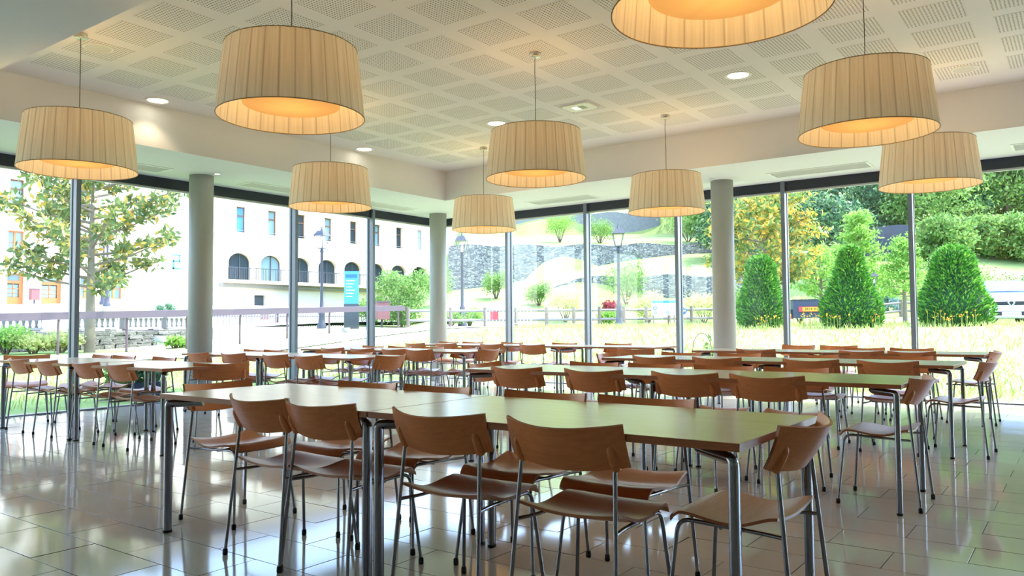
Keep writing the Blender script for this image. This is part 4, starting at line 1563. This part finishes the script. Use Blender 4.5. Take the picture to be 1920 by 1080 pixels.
# ------------------------------------------------------------------ terrace walls on the hill
UR = Vector((0.807, 0.59, 0))
VR = Vector((-0.59, 0.807, 0))
def hill_wall(v0, u0, u1, h0, h1, label, mat, slope=0.0):
    m = MB()
    n = 26
    V = []
    for k in range(n + 1):
        u = u0 + (u1 - u0) * k / n
        t = k / n
        vv = v0 + 0.25 * math.sin(u * 0.5) - 0.3
        p = UR * u + VR * vv
        p2 = UR * u + VR * (vv + 0.8)
        zb = hill(v0 - 0.6, u) + gz(-7, 24) - 0.3
        zt = (hill(v0 + 0.4, u) + gz(-7, 24) if h0 == 0 else zb + h0 + (h1 - h0) * t) + 0.08 * math.sin(u * 1.7) + slope * t
        V += [(p.x, p.y, zb - 0.6), (p.x, p.y, zt), (p2.x, p2.y, zt), (p2.x, p2.y, zb - 0.6)]
    f = []
    for k in range(n):
        a = k * 4
        f += [(a, a + 4, a + 5, a + 1), (a + 1, a + 5, a + 6, a + 2), (a + 2, a + 6, a + 7, a + 3)]
    m.add(V, f)
    m.add(V[:4], [(0, 1, 2, 3)])
    m.add(V[-4:], [(3, 2, 1, 0)])
    o = m.build('terrace_wall', mat)
    tag(o, label, 'wall', 'drystone terrace walls on the hillside')
hill_wall(42.0, 1.5, 14.0, 0, 0, 'lowest drystone terrace wall on the hillside', M_SLATE)
hill_wall(50.0, -4.0, 13.0, 0, 0, 'middle drystone terrace wall on the hillside', M_SLATE)
hill_wall(66.0, -0.5, 12.5, 0, 0, 'topmost grey terrace wall on the hillside', M_SLATE2)
hill_wall(54.0, 27.0, 42.0, 1.3, 1.4, 'grey retaining wall on the hill behind the white car', M_SLATE2)
hill_wall(47.0, 20.4, 24.0, 2.4, 2.4, 'retaining wall in painted tree shade behind the pale green trees', plain('tree_shade_slate', rgb(72, 76, 88), 0.9, noise=0.2, nscale=4))  # shadow under the trees is put into this wall's dark base colour

# ------------------------------------------------------------------ signs, bins, barrier, bollards
def facing(loc):
    return math.atan2(-(CAM.x - loc[0]), (CAM.y - loc[1])) + PI
# blue totem
p = onG(659, 628, 30)
root = thing('totem_sign', 'blue information totem with white text lines beyond the railing', 'sign', p, facing(p) - 0.15)
MB().box(-0.27, 0.27, -0.04, 0.04, 0.95, 2.2).build('panel', M_LBLUE, root)
MB().box(-0.28, 0.28, -0.05, 0.05, -0.1, 0.95).build('base', M_IRON, root)
MB().box(-0.22, 0.22, -0.046, -0.04, 1.95, 2.08).build('title_band', M_BLUE, root)
for k in range(6):
    MB().box(-0.2, 0.14 - 0.05 * (k % 3), -0.046, -0.04, 1.82 - k * 0.12, 1.85 - k * 0.12).build('text_line', M_BOARD, root)
# information board
p = onG(1245, 606, 32.5)
root = thing('information_board', 'white park information board with round icons before the hillside', 'sign', p, facing(p))
MB().box(-0.5, 0.5, -0.02, 0.02, 0.42, 1.04).build('panel', M_BOARD, root)
MB().box(-0.49, 0.49, -0.026, -0.02, 0.92, 1.03).build('title_band', M_LBLUE, root)
for (x, z, mt, r) in ((-0.36, 0.72, M_BLUE, 0.08), (-0.34, 0.54, M_BLUE, 0.06), (0.16, 0.54, M_LBLUE, 0.06), (0.36, 0.73, M_GREYINK, 0.08)):
    ring = MB().lathe([(0.0, 0), (r, 0), (r, 0.008), (0, 0.008)], 20)
    ring.v = [(a + x, -0.022 - c, b + z) for a, b, c in ring.v]
    o = ring.build('icon', mt, root)
    dot = MB().lathe([(0.0, 0), (r * 0.5, 0), (r * 0.5, 0.012), (0, 0.012)], 14)
    dot.v = [(a + x, -0.022 - c, b + z) for a, b, c in dot.v]
    dot.build('icon_centre', M_BOARD, o)
me = text_mesh('24', 0.15)
me.materials.append(M_RED)
link('red_icon', me, root, (-0.1, -0.026, 0.54), (PI / 2, 0, 0))
for k in range(3):
    MB().box(-0.2, 0.26, -0.026, -0.02, 0.78 - k * 0.06, 0.795 - k * 0.06).build('text_line', M_GREYINK, root)
for s in (-0.42, 0.42):
    MB().tube([(s, 0.03, -0.2), (s, 0.03, 1.02)], 0.03, 8).build('post', M_TIMBER, root)
# round blue road sign
p = onG(1281, 606, 33)
root = thing('road_sign', 'small round blue and white road sign beside the information board', 'sign', p, facing(p))
MB().tube([(0, 0, -0.2), (0, 0, 0.75)], 0.025, 8).build('post', M_PICKET, root)
d = MB().lathe([(0.0, 0), (0.16, 0), (0.16, 0.02), (0, 0.02)], 24)
d.v = [(a, -c - 0.02, b + 0.6) for a, b, c in d.v]
d.build('disc', M_BLUE, root)
MB().box(-0.1, 0.1, -0.046, -0.04, 0.57, 0.63).build('bar', M_BOARD, root)
# bins
def bin_(loc, label, s=1.0):
    root = thing('litter_bin', label, 'bin', loc, facing(loc) + 0.4, 'mauve litter bins')
    MB().tube([(0, 0, -0.2), (0, 0, 0.35 * s)], 0.05, 8).build('post', M_IRON, root)
    MB().box(-0.24 * s, 0.24 * s, -0.2 * s, 0.2 * s, 0.3 * s, 0.95 * s).build('body', M_BIN, root)
    MB().box(-0.26 * s, 0.26 * s, -0.22 * s, 0.22 * s, 0.95 * s, 1.0 * s).build('lid', M_POST, root)
bin_(onG(716, 622, 31.5), 'mauve litter bin at the end of the railing', 1.05)
p = depth_point(497, 610, 36)
bin_((p.x, p.y, 1.0), 'mauve litter bin behind the picket fence', 0.66)
p = depth_point(64, 577, 49)
bin_((p.x, p.y, pz(p.x, p.y)), 'mauve post box standing between the orange doors', 1.0)
# barrier
p = onG(955, 613, 30.5)
root = thing('crowd_barrier', 'white metal crowd barrier with a red panel on the lawn edge', 'barrier', p, facing(p) - 0.15)
m = MB().tube(fillet([(-0.9, 0, 0.0), (-0.9, 0, 0.78), (0.85, 0, 0.78), (0.85, 0, 0.0)], 0.12), 0.022, 8)
m.tube([(-0.9, 0, 0.14), (0.85, 0, 0.14)], 0.016, 6)
m.build('frame', M_BOARD, root)
bm_ = MB().tube([(0, 0, 0.14), (0, 0, 0.78)], 0.012, 6).mesh('bar', M_BOARD)
for k in range(12):
    link('bar', bm_, root, (-0.78 + k * 0.135, 0, 0))
MB().box(-0.74, -0.42, -0.03, -0.02, 0.3, 0.62).build('red_panel', M_RED, root)
# bollards
def bollard(loc, h, label):
    root = thing('bollard_light', label, 'bollard', loc, 0, 'round white bollard lights')
    MB().lathe([(0.10, -0.2), (0.10, h - 0.24)], 20, closed=True).build('body', M_WHITE, root)
    MB().lathe([(0.065, h - 0.24), (0.065, h - 0.12)], 16).build('light_gap', M_GRILLE, root)
    MB().lathe([(0.115, h - 0.12), (0.115, h), (0.0, h)], 20).build('cap', M_PLANTER, root)
p = on(300, 700, 16.5)
g = gz(p[0], p[1]); bollard((p[0], p[1], g), 0.88 - g, 'grey-capped white bollard light before the rubble wall')
p = on(649, 640, 22.5)
g = gz(p[0], p[1]); bollard((p[0], p[1], g), 1.0 - g, 'grey-capped white bollard light on the lawn before the blue totem')

# ------------------------------------------------------------------ clipped yews
def yew(px, d, h, r, label, seed, top=0.55):
    rng = np.random.default_rng(seed)
    b = onG(px, 612, d)
    root = thing('clipped_yew', label, 'topiary', b, 0, 'clipped yew cones on the lawn')
    prof = lambda t: r * (0.93 + 0.12 * math.sin(PI * min(1, t * 2.2))) * (1 - (1 - top) * ss(t, 0.15, 0.95)) * math.sqrt(max(0.0, 1 - max(0, (t - 0.80) / 0.20) ** 2.2))
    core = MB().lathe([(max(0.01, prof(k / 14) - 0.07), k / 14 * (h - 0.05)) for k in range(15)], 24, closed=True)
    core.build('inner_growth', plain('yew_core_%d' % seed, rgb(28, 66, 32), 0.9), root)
    n = 9000
    t = rng.random(n) ** 0.9
    a = rng.random(n) * 2 * PI
    lump = 1 + 0.05 * np.sin(a * 5 + t * 9) + 0.04 * np.sin(a * 11 - t * 17)
    rr = np.array([prof(x) for x in t]) * lump - rng.random(n) * 0.07
    P = np.stack([rr * np.cos(a), rr * np.sin(a), t * h], 1)
    D = np.stack([np.cos(a), np.sin(a), np.full(n, 0.75)], 1)
    leaves('needles', L_YEW, root, P, 0.10, rng, 0.32, dirs=D)
yew(1428, 22.0, 1.98, 0.60, 'slimmest clipped yew beside the right-hand round column', 1, 0.62)
yew(1597, 20.6, 2.10, 0.70, 'clipped yew cone in the middle of the three, narrow topped', 2, 0.42)
yew(1790, 20.0, 2.02, 0.80, 'broadest clipped yew cone, farthest right beside the white car', 3, 0.58)

# ------------------------------------------------------------------ trees
mg = onG(168, 655, 22.0)
tree('magnolia_tree', 'magnolia tree with golden-green leaves behind the left mullion', mg, 6.1, 2.5, L_MAG, 21, 5600, 0.22, 0.13, 0.30, tuft=0.33, nb=36, aspect=0.42)
tree('magnolia_tree', 'golden-leaved magnolia tree behind the right-hand column', onG(1440, 600, 26.5), 4.9, 2.0, L_MAG2, 22, 6500, 0.20, 0.12, 0.28, tuft=0.40, nb=32, aspect=0.42)
tree('lime_tree', 'bright green layered tree behind the middle clipped yew', onG(1612, 590, 33), 5.4, 1.35, L_LIME, 23, 6000, 0.15, 0.10, 0.22, shape='cone', tuft=0.34, nb=30)
tree('lime_tree', 'bright green slender tree left of the broadest yew', onG(1697, 590, 31), 3.9, 0.95, L_LIME, 24, 4200, 0.13, 0.08, 0.30, shape='cone', tuft=0.30, nb=26)
tree('lime_tree', 'bright green low tree under the golden magnolia', onG(1540, 590, 31), 3.3, 1.25, L_LIME, 25, 4200, 0.13, 0.08, 0.35, tuft=0.36, nb=24)
tree('blue_spruce', 'small blue-grey spruce between the two right-hand yews', onG(1665, 590, 38), 1.35, 0.5, L_SPRUCE, 26, 2600, 0.10, 0.05, 0.08, shape='cone', tuft=0.16, nb=24, bark=M_BARK2)
tree('willow_bush', 'tall feathery green shrub beside the glazed corner', onG(752, 620, 33), 2.35, 1.15, L_MID, 27, 6500, 0.12, 0.05, 0.05, tuft=0.42, nb=26, shape='column', cat='shrub')
for i, (px, d, h, r, lm) in enumerate(((1345, 62, 10, 3.6, L_DARK), (1420, 66, 12, 4.2, L_DARK), (1500, 60, 11, 4.0, L_DARK), (1572, 70, 14, 4.6, L_DARK), (1640, 64, 13, 4.2, L_DARK), (1712, 62, 12, 4.2, L_DARK),
                                    (1768, 58, 10.5, 3.8, L_MID), (1830, 64, 13, 4.4, L_DARK), (1890, 60, 11, 4.0, L_MID), (1950, 62, 12, 4.4, L_DARK), (1460, 80, 15, 5.0, L_DARK), (1670, 84, 15, 5.2, L_DARK),
                                    (1800, 82, 15, 5.4, L_DARK), (1900, 80, 15, 5.4, L_DARK), (2020, 66, 13, 4.6, L_DARK))):
    words_ = ['leftmost dark woodland tree above the right-hand column', 'dark woodland tree above the golden magnolia', 'dark woodland tree between magnolia and layered tree', 'tall dark woodland tree behind the layered green tree',
              'dark woodland tree right of the layered green tree', 'dark woodland tree left of the right-hand mullion', 'lighter woodland tree right of the right-hand mullion', 'dark woodland tree above the broadest yew',
              'lighter woodland tree above the white car', 'dark woodland tree at the right picture edge', 'rear woodland tree above the golden magnolia', 'rear woodland tree near the right-hand mullion',
              'rear woodland tree high above the broadest yew', 'rear woodland tree high above the white car', 'woodland tree just outside the right picture edge']
    tree('woodland_tree', words_[i], onG(px, 520, d), h, r, lm, 60 + i, 9000, 0.34, 0.2, 0.12, tuft=r * 0.36, nb=30, bark=M_BARK2, group='woodland on the hillside')
MT = [(1375, 47, 4.2, 1.9, L_DARK, 'dark tree low on the slope behind the right-hand column'), (1470, 50, 5.5, 2.4, L_DARK, 'dark tree low on the slope behind the golden magnolia'), (1552, 43, 4.4, 2.1, L_DARK, 'dark tree low on the slope left of the layered tree'),
      (1655, 52, 5.0, 2.3, L_DARK, 'dark tree low on the slope right of the layered tree'), (1735, 50, 5.2, 2.4, L_MID, 'green tree low on the slope behind the right-hand mullion'), (1800, 59, 5.0, 2.4, L_DARK, 'dark tree low on the slope above the broadest yew'),
      (1862, 47, 2.6, 1.6, L_MID, 'green rounded tree on the slope above the white car'), (1925, 46, 2.8, 1.8, L_MID, 'green rounded tree on the slope at the right picture edge'), (1770, 44, 3.0, 1.6, L_MID, 'green rounded tree just above the broadest yew'),
      (1340, 52, 4.6, 2.0, L_MID, 'green tree on the slope left of the right-hand column')]
for i, (px, d, h, r, lm, lab) in enumerate(MT):
    tree('slope_tree', lab, onG(px, 520, d), h, r, lm, 80 + i, 6500, 0.24, 0.12, 0.04, tuft=r * 0.36, nb=26, bark=M_BARK2, group='trees low on the slope')
SH = [(1175, 566, 40, 1.5, 2.5, L_MID, 'mid green bushy shrub right of the middle street lamp'), (1215, 590, 36, 1.1, 1.5, L_PALE, 'pale yellow-green shrub left of the information board'),
      (1140, 600, 36, 0.55, 0.7, L_LIME, 'small green shrub left of the middle street lamp'), (1145, 585, 37.5, 0.55, 0.8, L_RED, 'red-leaved shrub behind the middle street lamp'),
      (1320, 595, 36, 1.1, 1.5, L_PALE, 'pale shrub left of the right-hand column'), (1050, 470, 55, 1.6, 2.2, L_LIME, 'bright green shrub on the upper hill terrace, left of the middle mullion'),
      (1125, 470, 54, 1.2, 2.0, L_MID, 'green shrub on the upper hill terrace beside the street lamp'), (930, 550, 42, 1.0, 1.5, L_MID, 'green shrub behind the crowd barrier'),
      (1010, 560, 40, 0.8, 1.3, L_MID, 'green shrub below the middle of the hillside'), (1060, 590, 36.5, 0.9, 1.6, L_PALE, 'pale shrub behind the post-and-rail fence, left of centre'),
      (880, 600, 35, 0.8, 0.8, L_LIME, 'low green shrub behind the fence near the corner'), (845, 605, 33, 0.6, 0.7, L_LIME, 'low green shrub right beside the corner column'),
      (1290, 470, 54, 2.0, 2.6, L_MID, 'green shrub on the hill left of the right-hand column'), (1860, 560, 36, 2.0, 2.2, L_MID, 'green hedge shrub behind the white car'),
      (1915, 560, 37, 1.8, 2.0, L_DARK, 'dark hedge shrub behind the white car'), (1800, 560, 38, 1.6, 2.4, L_MID, 'green shrub behind the broadest yew'),
      (1390, 600, 32, 0.9, 1.6, L_MID, 'green shrub behind the slimmest yew'), (1500, 600, 33, 1.0, 1.2, L_PALE, 'pale shrub behind the dark trailer'),
      (1740, 560, 40, 1.8, 2.6, L_MID, 'green shrub left of the broadest yew'), (820, 560, 40, 1.2, 2.2, L_MID, 'green shrub behind the corner column'),
      (700, 610, 34, 0.8, 1.3, L_MID, 'dull green shrub behind the blue totem')]
for i, (px, py, d, r, h, lm, lab) in enumerate(SH):
    p = depth_point(px, py, d)
    shrub('garden_shrub', lab, (p.x, p.y, gz(p.x, p.y)), r, h, lm, 100 + i, 2600, 0.11, group='garden shrubs')
# planting before the rubble wall
for i, (px, d, r, h, lm, lab) in enumerate(((10, 20.9, 0.8, 0.75, L_LIME, 'bright green shrub at the left picture edge before the wall'), (62, 21.2, 0.8, 0.6, L_PALE, 'dry pale tuft shrub before the rubble wall'),
                                            (112, 21.7, 0.7, 0.6, L_PALE, 'dry pale tuft shrub left of the left mullion'), (330, 24.0, 0.5, 0.35, L_LIME, 'low green plant left of the left column'))):
    p = depth_point(px, 650, d)
    shrub('border_shrub', lab, (p.x, p.y, gz(p.x, p.y)), r, h, lm, 140 + i, 1500, 0.10, group='border plants along the railing')
for i, (px, lab) in enumerate(((300, 'left of two dwarf conifers behind the railing'), (318, 'right of two dwarf conifers behind the railing'))):
    p = depth_point(px, 592, 34)
    tree('dwarf_conifer', lab, (p.x, p.y, pz(p.x, p.y) - 0.05), 0.75 + 0.12 * i, 0.26, L_CONIF, 150 + i, 1400, 0.08, 0.03, 0.05, shape='cone', tuft=0.14, nb=16, bark=M_BARK2, group='dwarf conifers')
# rose and hoop just outside the back glazing
p = onG(1328, 660, 13.6)
shrub('rose_bush', 'young rose bush outside the glass beside the right-hand column', p, 0.22, 0.75, L_MID, 160, 220, 0.075, 'shrub', lumps=6)
pa, pb = Vector(onG(1299, 660, 13.6)), Vector(onG(1334, 660, 13.6))
hoop = []
for k in range(17):
    t = k / 16
    q = pa.lerp(pb, 0.5 - 0.62 * math.cos(PI * t) * (1 - 0.15 * (1 - math.sin(PI * t))))
    hoop.append((q.x, q.y, pa.z - 0.1 + 0.95 * math.sin(PI * t) ** 0.45))
tag(MB().tube(hoop, 0.006, 6).build('plant_hoop', M_BARK2), 'thin arched plant hoop outside the back glass', 'plant support')
# flower pots outside the left glazing
p = Vector((-11.35, 5.85, gz(-11.35, 5.85)))
root = thing('geranium_pot', 'olive pot of pink geraniums outside the left glass', 'potted plant', p)
MB().lathe([(0.10, -0.05), (0.14, 0.26), (0.15, 0.26), (0.13, 0.24), (0.0, 0.22)], 20).build('pot', M_TERRA, root)
rng = np.random.default_rng(5)
leaves('leaves', L_MID, root, blob(rng, 260, (0, 0, 0.36), (0.17, 0.17, 0.14), 0.3), 0.07, rng, 0.8)
leaves('flowers', L_PINK, root, blob(rng, 160, (0.05, -0.05, 0.46), (0.10, 0.10, 0.06), 0.3), 0.035, rng, 0.9)
p = Vector((-11.3, 6.25, gz(-11.3, 6.25)))
root = thing('window_trough', 'navy blue trough of dark leafy plants outside the left glass', 'potted plant', p)
MB().prism([(-0.12, -0.26), (0.12, -0.26), (0.12, 0.26), (-0.12, 0.26)], -0.05, 0.24).build('trough', M_NAVY, root)
leaves('leaves', L_DARK, root, blob(rng, 420, (0, 0, 0.36), (0.16, 0.30, 0.17), 0.3), 0.08, rng, 0.7)

# ------------------------------------------------------------------ white car and dark trailer
p = depth_point(1874, 598, 26.5)
cz = gz(p.x, p.y)
root = thing('white_car', 'white car parked nose-on behind the broadest yew', 'car', (p.x, p.y, cz - 0.02), facing((p.x, p.y)) + PI + 0.16)
# cross-sections from nose (y=0.. faces the room) to tail; car looks along +y local after the turn
secs = [(2.05, 0.60, 0.30, 0.62), (1.95, 0.80, 0.22, 0.80), (1.55, 0.88, 0.20, 0.92), (0.95, 0.90, 0.20, 1.02), (0.0, 0.90, 0.20, 1.05), (-1.4, 0.90, 0.20, 1.05), (-1.95, 0.86, 0.24, 0.98), (-2.1, 0.70, 0.34, 0.80)]
V = []
for (y, wq, z0, z1) in secs:
    V += [(-wq * 0.93, y, z0), (-wq, y, z0 + 0.15), (-wq, y, z1 - 0.18), (-wq * 0.9, y, z1 - 0.04), (-wq * 0.45, y, z1), (wq * 0.45, y, z1), (wq * 0.9, y, z1 - 0.04), (wq, y, z1 - 0.18), (wq, y, z0 + 0.15), (wq * 0.93, y, z0)]
f = []
for k in range(len(secs) - 1):
    for j in range(10):
        a, b = k * 10 + j, k * 10 + (j + 1) % 10
        f.append((a, a + 10, b + 10, b))
f.append(tuple(range(10)))
f.append(tuple(range(70, 80))[::-1])
MB().add(V, f, 0, True).build('body', M_CARW, root)
cs = [(0.98, 0.80, 1.02), (0.35, 0.70, 1.44), (-0.6, 0.68, 1.50), (-1.3, 0.68, 1.44), (-1.85, 0.76, 1.0)]
V = []
for (y, wq, z) in cs:
    V += [(-wq, y, min(z, 1.0)), (-wq * 0.97, y, z - 0.03), (-wq * 0.85, y, z), (wq * 0.85, y, z), (wq * 0.97, y, z - 0.03), (wq, y, min(z, 1.0))]
f = []
for k in range(len(cs) - 1):
    for j in range(5):
        a = k * 6 + j
        f.append((a, a + 6, a + 7, a + 1))
MB().add(V, f, 0, True).build('cabin', M_CARW, root)
sh = MB().add([(-0.70, 0.955, 1.075), (0.70, 0.955, 1.075), (0.60, 0.41, 1.435), (-0.60, 0.41, 1.435)], [(0, 1, 2, 3)])
sh.v = [(a, b + 0.015, c + 0.02) for a, b, c in sh.v]
sh.build('windscreen', M_SKYGLASS, root)
MB().box(-0.62, 0.62, 1.97, 2.055, 0.62, 0.74).build('grille', M_CARB, root)
MB().box(-0.55, 0.55, 1.98, 2.065, 0.30, 0.42).build('lower_intake', M_CARB, root)
# diamond badge
dm = []
for (ww, hh) in ((0.11, 0.15), (0.06, 0.09)):
    dm.append([(-ww, 0, 0.70), (0, 0, 0.70 + hh), (ww, 0, 0.70), (0, 0, 0.70 - hh)])
m = MB()
for y0, y1 in ((2.06, 2.09),):
    V = [(a, y1, c) for a, b, c in dm[0]] + [(a, y1, c) for a, b, c in dm[1]] + [(a, y0, c) for a, b, c in dm[0]]
    m.add(V, [(i, (i + 1) % 4, (i + 1) % 4 + 4, i + 4) for i in range(4)] + [(i, i + 8, (i + 1) % 4 + 8, (i + 1) % 4) for i in range(4)])
m.build('diamond_badge', M_SILVER, root)
for s in (-1, 1):
    hd = MB().box(s * 0.62 - 0.16, s * 0.62 + 0.16, 1.90, 1.985, 0.66, 0.80)
    hd.build('headlamp', M_SILVER, root)
    MB().box(s * 0.96 - 0.08, s * 0.96 + 0.08, 0.72, 0.82, 1.02, 1.14).build('wing_mirror', M_CARW, root)
    for y in (1.3, -1.3):
        wh = MB().lathe([(0.0, 0), (0.20, 0), (0.31, 0.0), (0.31, 0.2), (0.0, 0.2)], 22)
        wh.v = [(s * (0.72 + c), a + y, b + 0.31) for a, b, c in wh.v]
        wh.build('wheel', M_TYRE, root)
pl = MB().box(-0.26, 0.26, 2.066, 2.08, 0.30, 0.41).build('number_plate', M_BOARD, root)
me = text_mesh('V-230 GE', 0.095)
me.materials.append(M_GREYINK)
link('plate_text', me, pl, (0, 2.083, 0.355), (PI / 2, 0, PI))

p = depth_point(1522, 595, 24.5)
tz = gz(p.x, p.y)
root = thing('dark_trailer', 'dark slate trailer with yellow number plate behind the middle yew', 'trailer', (p.x, p.y, tz), facing((p.x, p.y)) + 0.1)
MB().box(-0.55, 0.60, 0.0, 2.4, 0.25, 0.80).build('body', M_TRAILER, root)
MB().box(-0.57, 0.62, -0.02, 2.42, 0.80, 0.83).build('lid', M_IRON, root)
MB().box(-0.75, -0.55, 0.05, 0.9, 0.22, 0.52).build('mudguard', M_CARB, root)
MB().box(-0.70, -0.60, 0.0, 0.05, 0.30, 0.38).build('tail_light', M_AMBER, root)
MB().box(-0.72, -0.58, 0.0, 0.049, 0.22, 0.29).build('tail_light', M_RED, root)
lb = MB().box(-0.38, 0.46, -0.05, -0.02, 0.44, 0.60).build('light_board', M_RED, root)
MB().box(-0.27, 0.36, -0.058, -0.05, 0.455, 0.585).build('number_plate', M_YPLATE, lb)
me = text_mesh('2914 XT 1', 0.115)
me.materials.append(M_INK)
link('plate_text', me, lb, (0.04, -0.061, 0.52), (PI / 2, 0, 0))
for s in (-0.65, 0.7):
    wh = MB().lathe([(0.0, 0), (0.26, 0), (0.26, 0.16), (0.0, 0.16)], 18)
    wh.v = [(s + c - 0.08, a + 1.1, b + 0.22) for a, b, c in wh.v]
    wh.build('wheel', M_TYRE, root)

# ------------------------------------------------------------------ meadow grass and flowers
rng = np.random.default_rng(9)
n = 26000
gx = rng.uniform(-16, 3, n)
gy = YW + 0.25 + rng.random(n) ** 1.4 * 13
gzv = np.array([gz(a, b) for a, b in zip(gx, gy)])
D = np.stack([rng.normal(0, .25, n), rng.normal(0, .25, n), np.ones(n)], 1)
o = leaves('meadow_grass', L_GRASS, None, np.stack([gx, gy, gzv - 0.01], 1), 0.15, rng, 0.12, dirs=D)
tag(o, 'short dry meadow grass blades on the back lawn', 'grass')
n = 9000
gx = XW - 0.2 - rng.random(n) * 7
gy = rng.uniform(-2, 13, n)
gzv = np.array([gz(a, b) for a, b in zip(gx, gy)])
D = np.stack([rng.normal(0, .25, n), rng.normal(0, .25, n), np.ones(n)], 1)
o = leaves('side_grass', L_GRASS, None, np.stack([gx, gy, gzv - 0.01], 1), 0.11, rng, 0.14, dirs=D)
tag(o, 'short grass blades along the left glazing', 'grass')
# orange hawkweed round the yews
fp, sp_ = [], []
for (px, d, k) in ((1440, 20.8, 14), (1570, 19.6, 7), (1640, 19.8, 6), (1770, 18.8, 12), (1815, 18.9, 10), (1520, 20.6, 14)):
    for q in range(k):
        p = depth_point(px + rng.normal(0, 14), 612, d + rng.normal(0, 0.3))
        g = gz(p.x, p.y)
        hh = rng.uniform(0.2, 0.42)
        sp_.append((p.x, p.y, g, hh))
        for r in range(3):
            fp.append((p.x + rng.normal(0, .02), p.y + rng.normal(0, .02), g + hh))
st = MB()
for (x, y, g, hh) in sp_:
    st.tube([(x, y, g), (x, y, g + hh)], 0.006, 4)
root = thing('hawkweed', 'orange hawkweed flowers growing round the clipped yews', 'flowers', (0, 0, 0))
tag(st.build('stems', L_GRASS, root), kind='stuff')
leaves('flower_heads', L_ORANGE, root, np.array(fp), 0.04, rng, 0.9)
